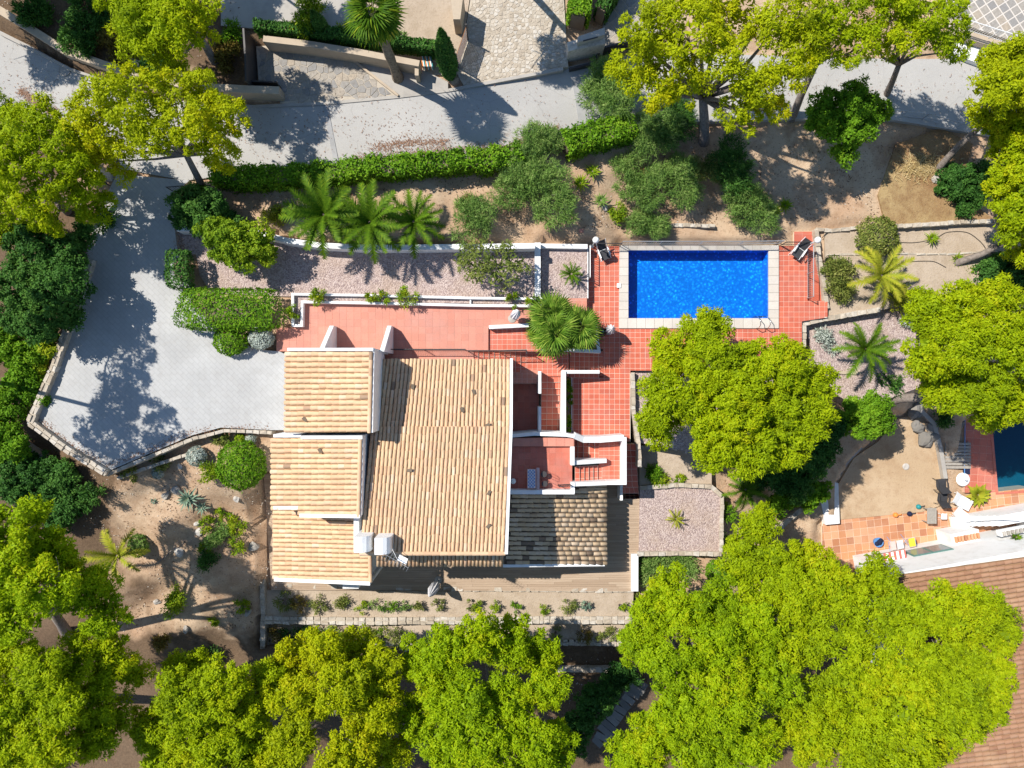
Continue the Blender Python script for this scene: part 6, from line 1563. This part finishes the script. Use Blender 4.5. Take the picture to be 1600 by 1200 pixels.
# ------------------------------------------------------------------ across the road (top of the picture)
thing_wall([(-20,4),(40,40),(100,78),(160,100),(230,120),(300,134),(380,139),(436,141)], 0.42, 1.35, -.2, 'curved cream retaining wall along the far side of the road', 'cream')
thing_wall([(0,52),(60,82),(110,108),(170,128)], 0.14, 0.55, -.2, 'thin dark kerb below the curved cream wall', 'grey_conc', 'kerb', 'kerb')
thing_wall([(200,96),(240,108),(285,112)], 0.5, 1.2, .2, 'pale stone blocks lying behind the curved wall', 'stone')
bf = empty('black_gate', (*P(386, 90, .3)[:2], .3), 'black metal gate standing left of the crazy paving', 'gate')
px_wall(MB(), [(380,44),(383,88),(384,126)], .10, 1.9, .2).build('gate_panel', M['iron'], bf); px_wall(MB(), [(384,126),(432,128)], .08, 1.2, .2).build('gate_panel', M['iron'], bf)
thing_wall([(411,60),(480,68),(560,81),(655,99)], 0.34, 1.5, .2, 'straight cream wall in front of the clipped dark hedge', 'cream')
cp = thing_wall([(648,112),(654,112)], 0.42, 1.3, .2, 'short cream pillar at the end of the straight cream wall', 'cream', 'pillar', 'pillar')
thing_wall([(547,90),(622,149)], .12, .48, .1, 'thin pale kerb between crazy paving and the palm bed', 'cream', 'kerb', 'kerb')
sp = empty('slat_panel', (*P(666, 98, .4)[:2], .4), 'small panel of orange, white and blue slats at the wall end', 'panel')
for i in range(9):
    MB().prism(px_poly([(657+i*1.9,88),(658.4+i*1.9,88),(661.4+i*1.9,104),(660+i*1.9,104)], .9), .45, .92).build('slat', M[('orange', 'whitepaint', 'teal')[i % 3]], sp)
gt = empty('slatted_gate', (*P(718, 85, .3)[:2], .3), 'dark slatted gate beside the cypress', 'gate')
a, b = Vector(P(716,106,.3)), Vector(P(731,62,.3))
for i in range(12):
    z = .42+i*.12; MB().obox(((a.x+b.x)/2, (a.y+b.y)/2, z), ((b-a)/2), (.02, .008, 0), (0, 0, .035)).build('slat', M['wood' if i % 2 else 'grey_metal'], gt)
for q in (a, b): MB().tube([q, q+Vector((0, 0, 1.75))], .05, 6).build('post', M['iron'], gt)
pr = MB().prism(px_poly([(704,-10),(724,-8),(719,30),(708,30)], 2.0), .3, 2.0).build('gate_pillar', M['cream'], origin=(*P(714,20,.3)[:2], .3)); tag(pr, 'cream gate pillar at the top beside the slatted gate', 'pillar')
sp2 = empty('letterbox_pillar', (*P(915, 75, .1)[:2], .1), 'pale stone pillar with letterbox slot below the tall hedge', 'pillar')
poly = px_poly([(886,66),(944,50),(946,68),(888,80)], 1.4); MB().prism(poly, .0, 1.4).build('pillar', M['stone'], sp2); MB().prism(px_poly([(903,57),(945,43),(945,54),(903,66)], 1.9), 1.0, 1.9).build('upper_block', M['grey_conc'], sp2)
MB().prism(px_poly([(911,62.5),(934,56.5),(934,58.5),(911,64.5)], 1.93), 1.88, 1.915).build('slot', M['iron'], sp2)
rb = thing_wall([(941,74),(1000,60)], .1, .75, -.2, 'black sliding gate in front of the lattice forecourt', 'iron', 'sliding_gate', 'gate')
thing_wall([(890,107),(926,98),(940,76)], .12, .35, -.3, 'dark bent kerb below the stone pillar', 'iron', 'kerb', 'kerb')
thing_wall([(1488,46),(1540,62),(1610,84)], .5, -.2, -2.0, 'beige wall under the white plaza railing', 'cream')
thing_wall([(1490,72),(1545,92)], .9, -.7, -2.0, 'broad white step below the plaza wall', 'white', 'step', 'step')
railing('white railing along the lattice plaza at the top right', [(1490,42),(1545,60),(1612,80)], -.0, .95, .14, 'whitepaint')
railing('thin wire fence at the lower edge of the road on the right', [(1375,178),(1440,186),(1518,208)], -1.0, .8, 1.2, 'grey_metal')
# dry straw heap on the dirt patch
rg = np.random.default_rng(5); c = np.array(P(1440, 262, -1.17)); k = 900
p = c+np.stack([rg.normal(0, .75, k), rg.normal(0, .4, k), rg.uniform(0, .12, k)], 1); d = unit(np.stack([rg.normal(size=k), rg.normal(size=k), rg.uniform(-.1, .25, k)], 1))
M['straw'] = m_leaf('dry_straw', [(.42, .3, .12), (.55, .42, .2), (.62, .5, .28)], .1)
sh = tri_obj('straw_heap', leaf_tris(rg, p, d, rg.uniform(.25, .6, k), np.full(k, .03)), rg.random(k), M['straw'], origin=tuple(c)); tag(sh, 'loose heap of dry straw on the dirt patch', 'straw', kind='stuff')

# leaf litter blown along the road edges
def litter(name, label, paths, n, spread, seed, mat='rust'):
    rg = np.random.default_rng(seed); pp = []
    for pts in paths:
        A = np.array([P(x, y, road_z(x)+.062) for x, y in pts])
        for i in range(len(A)-1):
            t = rg.random(n); q = A[i]+np.outer(t, A[i+1]-A[i]); q[:, :2] += rg.normal(0, 1, (n, 2))*spread*(.3+.7*rg.random((n, 1))); pp.append(q)
    p = np.concatenate(pp); k = len(p)
    V = flat_tris(rg, p, np.tile([0, 0, 1.0], (k, 1)), rg.uniform(.05, .14, k), rg.uniform(.02, .05, k), .25)
    o = tri_obj(name, V, rg.random(k), M[mat], origin=tuple(p[0])); tag(o, label, 'litter', kind='stuff')
M['litter'] = m_leaf('brown_litter', [(.20, .10, .06), (.28, .15, .09), (.36, .22, .14)], .05)
litter('leaf_litter', 'brown pine needles strewn along the lower road edge', [[(540,250),(640,242),(700,236),(800,228),(870,205)], [(580,232),(640,222),(700,222)], [(30,140),(60,165),(90,180)], [(820,215),(870,200)]], 500, .28, 4, 'litter')

M['patch'] = m_plain('asphalt_patch', (0.33, 0.325, 0.32), 0.9, 0.15, vs=1.5)
for lab, pts in (('darker asphalt repair on the road beside the feathery bush', [(893,118),(945,100),(960,186),(905,196)]), ('narrow asphalt repair strip across the road below the crazy paving', [(505,165),(512,165),(530,258),(522,259)])):
    A = [P(x, y, road_z(x)+.055) for x, y in pts]; zc = [a[2] for a in A]
    o = MB().prism([a[:2] for a in A], [z-.1 for z in zc], zc).build('road_patch', M['patch']); o['kind'] = 'structure'; o['label'] = lab
x, y, z = P(100, 110, .36); mh = MB().lathe((x, y, .30), [(.34, 0), (.34, .055), (.30, .06), (.28, .05)], 20).build('manhole_cover', M['grey_conc'], origin=(x, y, .3)); tag(mh, 'round manhole cover on the road below the curved wall', 'manhole cover')
litter('driveway_litter', 'dry needles drifted along the edges of the driveway', [[(170,300),(140,385),(115,470),(92,545),(60,640)], [(60,655),(110,695),(165,728)], [(165,730),(240,700),(300,675),(420,668)], [(280,300),(280,380),(295,420)], [(300,470),(345,515),(400,542)]], 170, .22, 6, 'litter')
litter('road_needles', 'thin scatter of pine needles over the whole road', [[(0,110),(150,180),(300,215),(450,215)], [(450,200),(650,195),(850,160)], [(1000,130),(1250,140),(1500,150)]], 260, 1.6, 7, 'litter')

# ------------------------------------------------------------------ the neighbour's house and yard (lower right)
nh = empty('neighbour_house', (*P(1480, 900, -4.95)[:2], -4.95), 'white house with brown tiled roof at the lower right', 'house')
A = Vector(P(1332,868,-4.95)); B = Vector(P(1660,808,-4.95)); d = (B-A).normalized(); s = Vector((d.y, -d.x, 0)); up = Vector((0, 0, 1))
nq = [A, B, B+s*16, A+s*16]
MB().prism([(q.x, q.y) for q in nq], -5.3, 0.1).build('wall', M['white'], nh)
def nhbox(t0, t1, o0, o1, z0, z1, name, mat, par=nh):
    """box along the north wall: t metres along, o metres outward"""
    q = [A+d*t0-s*o0, A+d*t1-s*o0, A+d*t1-s*o1, A+d*t0-s*o1]; return MB().prism([(p.x, p.y) for p in q], z0, z1).build(name, M[mat], par)
def inv(p):
    return p
def roofpx(v):
    w = (CAM_H*PPM)/(CAM_H-v.z); return (800+v.x*w, 600-v.y*w, v.z)
r0 = A-s*.12-d*.1+up*5.25; r1 = A+s*16.2-d*.1+up*5.25; r2 = B+s*16.2+up*6.9; r3 = B-s*.12+up*6.9
for q in (r0, r1): q.z = .30
for q in (r2, r3): q.z = 2.0
roof(nh, [roofpx(r1), roofpx(r0), roofpx(r3), roofpx(r2)], .27, .42, M['roof_brown'], M['roof_under'], seed=31)
nhbox(-.1, 14.2, -.02, .16, -.15, .20, 'fascia', 'white')
wf = nhbox(2.7, 5.2, .0, .05, -3.9, -2.6, 'window', 'greenframe')
nhbox(2.8, 3.85, .05, .07, -3.8, -2.7, 'pane', 'glass', wf); nhbox(4.0, 5.1, .05, .07, -3.8, -2.7, 'pane', 'glass', wf)
aw = nhbox(.4, 2.3, .0, .5, -2.75, -2.70, 'awning', 'red')
for i in range(6): nhbox(.42+i*.32, .58+i*.32, .02, .5, -2.69, -2.675, 'awning_stripe', 'whitepaint', aw)
nhbox(.5, 2.2, .0, .05, -4.2, -2.95, 'shutter', 'grey_metal')
nhbox(5.6, 7.4, .0, .7, -5.0, -3.4, 'planter_ledge', 'white')
for i in range(8): nhbox(5.8+i*.2, 5.93+i*.2, .15, .5, -3.4, -3.28, 'ledge_stone', 'tile_mixed')
for i in range(8): nhbox(6.6+i*.28, 10.8, .72, 1.35, -4.95+.22*i, -4.95+.22*(i+1), 'outside_step', 'white')
nhbox(10.8, 14.5, .0, 1.35, -4.95, -3.2, 'raised_landing', 'white')
q0, q1 = A+d*7.0-s*1.2, A+d*9.4-s*1.2
MB().tube([(q0.x, q0.y, -3.9), (q1.x, q1.y, -2.4)], .035, 6).build('handrail', M['grey_metal'], nh)
tp = nhbox(8.2, 10.0, .25, .6, -2.99, -2.6, 'planter_trough', 'white'); 
for i in range(6): nhbox(8.3+i*.26, 8.48+i*.26, .3, .55, -2.6, -2.5, 'trough_stone', 'rock', tp)
# furniture of the yard
ZN = -4.95
def sling(label, px, py, ang, mat='fabric_d', frame='iron', L=1.0, w=.6):
    x, y, _ = P(px, py, ZN+.4); root = empty('yard_chair', (x, y, ZN), label, 'chair'); root.rotation_euler = (0, 0, ang)
    def part(n, mb, m): return mesh_obj(n, [(v[0]+x, v[1]+y, v[2]+ZN) for v in mb.v], mb.f, M[m], root)
    part('seat', MB().obox((0.1, 0, .42), (.26, 0, .02), (0, w/2, 0), (0, 0, .02)), mat); part('backrest', MB().obox((-.32, 0, .72), (-.16, 0, .3), (0, w/2, 0), (.02, 0, .01)), mat)
    for s_ in (-1, 1):
        part('armrest', MB().obox((0, s_*w/2, .64), (.3, 0, 0), (0, .03, 0), (0, 0, .015)), frame)
        for tx in (-.3, .32): part('leg', MB().tube([(tx, s_*w/2, .64), (tx*1.25, s_*w/2*1.05, 0)], .018, 5), frame)
sling('upper dark folding chair at the edge of the sand yard', 1470, 757, math.radians(95)); sling('lower dark folding chair at the edge of the sand yard', 1472, 779, math.radians(85))
def slat_lounger(label, px, py, ang, L=1.5, w=.68, name='slatted_lounger', mat='whitepaint'):
    x, y, _ = P(px, py, ZN+.4); root = empty(name, (x, y, ZN), label, 'lounger'); root.rotation_euler = (0, 0, ang)
    def part(n, mb, m): return mesh_obj(n, [(v[0]+x, v[1]+y, v[2]+ZN) for v in mb.v], mb.f, M[m], root)
    n = 14
    for i in range(n):
        t = -L/2+L*(i+.5)/n; z = .34+max(0, -t-.1)*.75
        part('slat', MB().obox((t, 0, z), (L/n*.42, 0, -.02 if t < -.1 else 0), (0, w/2, 0), (0, 0, .012)), mat)
    for s_ in (-1, 1):
        part('side_rail', MB().tube([(-L/2, s_*w/2, .34+.42), (-.1, s_*w/2, .33), (L/2, s_*w/2, .33)], .025, 5), mat)
        for tx in (-.4, .6): part('leg', MB().tube([(tx, s_*w/2, .33), (tx, s_*w/2, 0)], .025, 5), mat)
slat_lounger('upper white slatted sun lounger on the neighbour terrace', 1502, 783, math.radians(-28)); slat_lounger('lower white slatted sun lounger on the neighbour terrace', 1503, 806, math.radians(-40), 1.6)
x, y, _ = P(1456, 806, ZN+.7); tb = empty('grey_table', (x, y, ZN), 'weathered grey wooden table at the edge of the sand yard', 'table')
for i in range(5): MB().box((x-.30+i*.12, y-.5, ZN+.68), (x-.30+i*.12+.11, y+.5, ZN+.72)).build('plank', M['wood_grey'], tb)
for sx in (-.26, .24):
    for sy in (-.44, .4): MB().box((x+sx, y+sy, ZN), (x+sx+.05, y+sy+.05, ZN+.68)).build('leg', M['wood_grey'], tb)
x, y, _ = P(1475, 807, ZN+.4); tb = empty('small_table', (x, y, ZN), 'small white square table between the grey table and loungers', 'table')
MB().box((x-.18, y-.18, ZN+.40), (x+.18, y+.18, ZN+.43)).build('table_top', M['whitepaint'], tb)
for sx in (-.15, .11):
    for sy in (-.15, .11): MB().box((x+sx, y+sy, ZN), (x+sx+.04, y+sy+.04, ZN+.4)).build('leg', M['whitepaint'], tb)
x, y, _ = P(1504, 749, ZN); pb = empty('parasol_base', (x, y, ZN), 'pale round parasol base beside the lime plant', 'parasol base')
MB().lathe((x, y, ZN), [(.42, 0), (.45, .05), (.40, .1), (.08, .14)], 20).build('base', M['whitepaint'], pb); MB().tube([(x, y, ZN+.1), (x, y, ZN+.5)], .03, 6).build('tube', M['steel'], pb)
nt = empty('pool_net', (*P(1507, 745, ZN)[:2], ZN), 'long blue pool net pole lying beside the dark pool', 'pool net')
MB().tube([P(1508,650,ZN+.12), P(1507,742,ZN+.08)], .028, 6).build('pole', M['blue'], nt); MB().obox(P(1510,736,ZN+.05), (.22, 0, 0), (0, .2, 0), (0, 0, .03)).build('net', M['navy'], nt)
pd = empty('pallet', (*P(1496, 710, ZN)[:2], ZN), 'dark weathered pallet planks beside the curved wall', 'pallet')
for i in range(8):
    x0, y0, _ = P(1477, 691+i*5.2, ZN+.12); x1, _, _ = P(1517, 691, ZN+.12); MB().box((x0, y0-.2, ZN+.05), (x1, y0-.03, ZN+.12)).build('plank', M['wood_grey'], pd)
for px in (1480, 1512): x0, y0, _ = P(px, 690, ZN); _, y1, _ = P(px, 730, ZN); MB().box((x0-.04, y1, ZN), (x0+.04, y0, ZN+.05)).build('bearer', M['wood_grey'], pd)
x, y, _ = P(1415, 729, -4.9); mc = MB().lathe((x, y, -4.9), [(.22, 0), (.22, .05), (.17, .07)], 16).build('stone_disc', M['rock'], origin=(x, y, -4.9)); tag(mc, 'round grey stone disc in the middle of the sand yard', 'stone')
# drying rack with laundry
x, y, _ = P(1410, 850, ZN+.9); dr = empty('drying_rack', (x, y, ZN), 'white drying rack with laundry in front of the white wall', 'drying rack'); e = math.radians(10)
u = Vector((math.cos(e), math.sin(e), 0)); v = Vector((-u.y, u.x, 0)); c = Vector((x, y, ZN+.9))
for i in range(8): MB().tube([c-u*.85+v*(-.28+i*.08), c+u*.85+v*(-.28+i*.08)], .008, 4).build('line', M['whitepaint'], dr)
for sg in (-1, 1):
    MB().tube([c+u*.85*sg-v*.3, c+u*.85*sg+v*.3], .015, 5).build('end_bar', M['blue'], dr); MB().tube([c+u*.45*sg-v*.3, Vector((c.x, c.y, ZN))+u*.45*sg+v*.35], .015, 5).build('leg', M['blue'], dr); MB().tube([c+u*.45*sg+v*.3, Vector((c.x, c.y, ZN))+u*.45*sg-v*.35], .015, 5).build('leg', M['blue'], dr)
for (t, w_, mt, lb) in ((.62, .2, 'yellow', 'yellow patterned cloth'), (-.6, .17, 'pinkc', 'pale pink towel'), (-.15, .2, 'fabric_w', 'white towel')):
    o = MB().obox(c+u*t+Vector((0, 0, .015)), u*w_, v*.26, (0, 0, .01)).build('laundry', M[mt], dr); o['label'] = lb
x, y, _ = P(1374, 848, ZN+.4); lb = empty('laundry_basket', (x, y, ZN), 'blue laundry basket heaped with dark clothes beside the rack', 'basket')
MB().lathe((x, y, ZN), [(.22, 0), (.3, .3), (.32, .32)], 14).build('basket', M['blue'], lb)
rr = random.Random(2)
for i in range(5): MB().lathe((x+rr.uniform(-.14, .14), y+rr.uniform(-.1, .14), ZN+.3), [(.16, 0), (.14, .09), (.04, .14)], 7).build('cloth', M['navy'], lb)
for i, (px, py, mt, nm, lab) in enumerate(((1400,805,'orange','watering_can','orange watering can at the edge of the sand yard'), (1422,803,'navy','shoe_pile','dark shoes lying at the terrace edge'), (1436,792,'teal','inflatable','green and dark inflatable beside the grey table'))):
    x, y, _ = P(px, py, ZN+.15); r0 = empty(nm, (x, y, ZN), lab, nm.replace('_', ' '))
    MB().lathe((x, y, ZN), [(.14, 0), (.17, .1), (.12, .22), (.05, .25)], 10).build('body', M[mt], r0, smooth=True); MB().tube([(x+.1, y, ZN+.1), (x+.3, y+.06, ZN+.2), (x+.38, y+.08, ZN+.14)], [.05, .03, .02], 6).build('spout' if i == 0 else 'strap', M[mt if i == 0 else 'black'], r0)
# driveway entrance pillar and letterboxes
for lab, px, py in (('left stone gate pillar at the driveway entrance under the pine', 152, 268), ('grey metal post at the left edge beside the yellow foliage', 33, 340)):
    x, y, _ = P(px, py, 1.5); gp = MB().box((x-.18, y-.18, -.2), (x+.18, y+.18, 1.5)).build('gate_pillar', M['stone'], origin=(x, y, -.2)); tag(gp, lab, 'pillar')
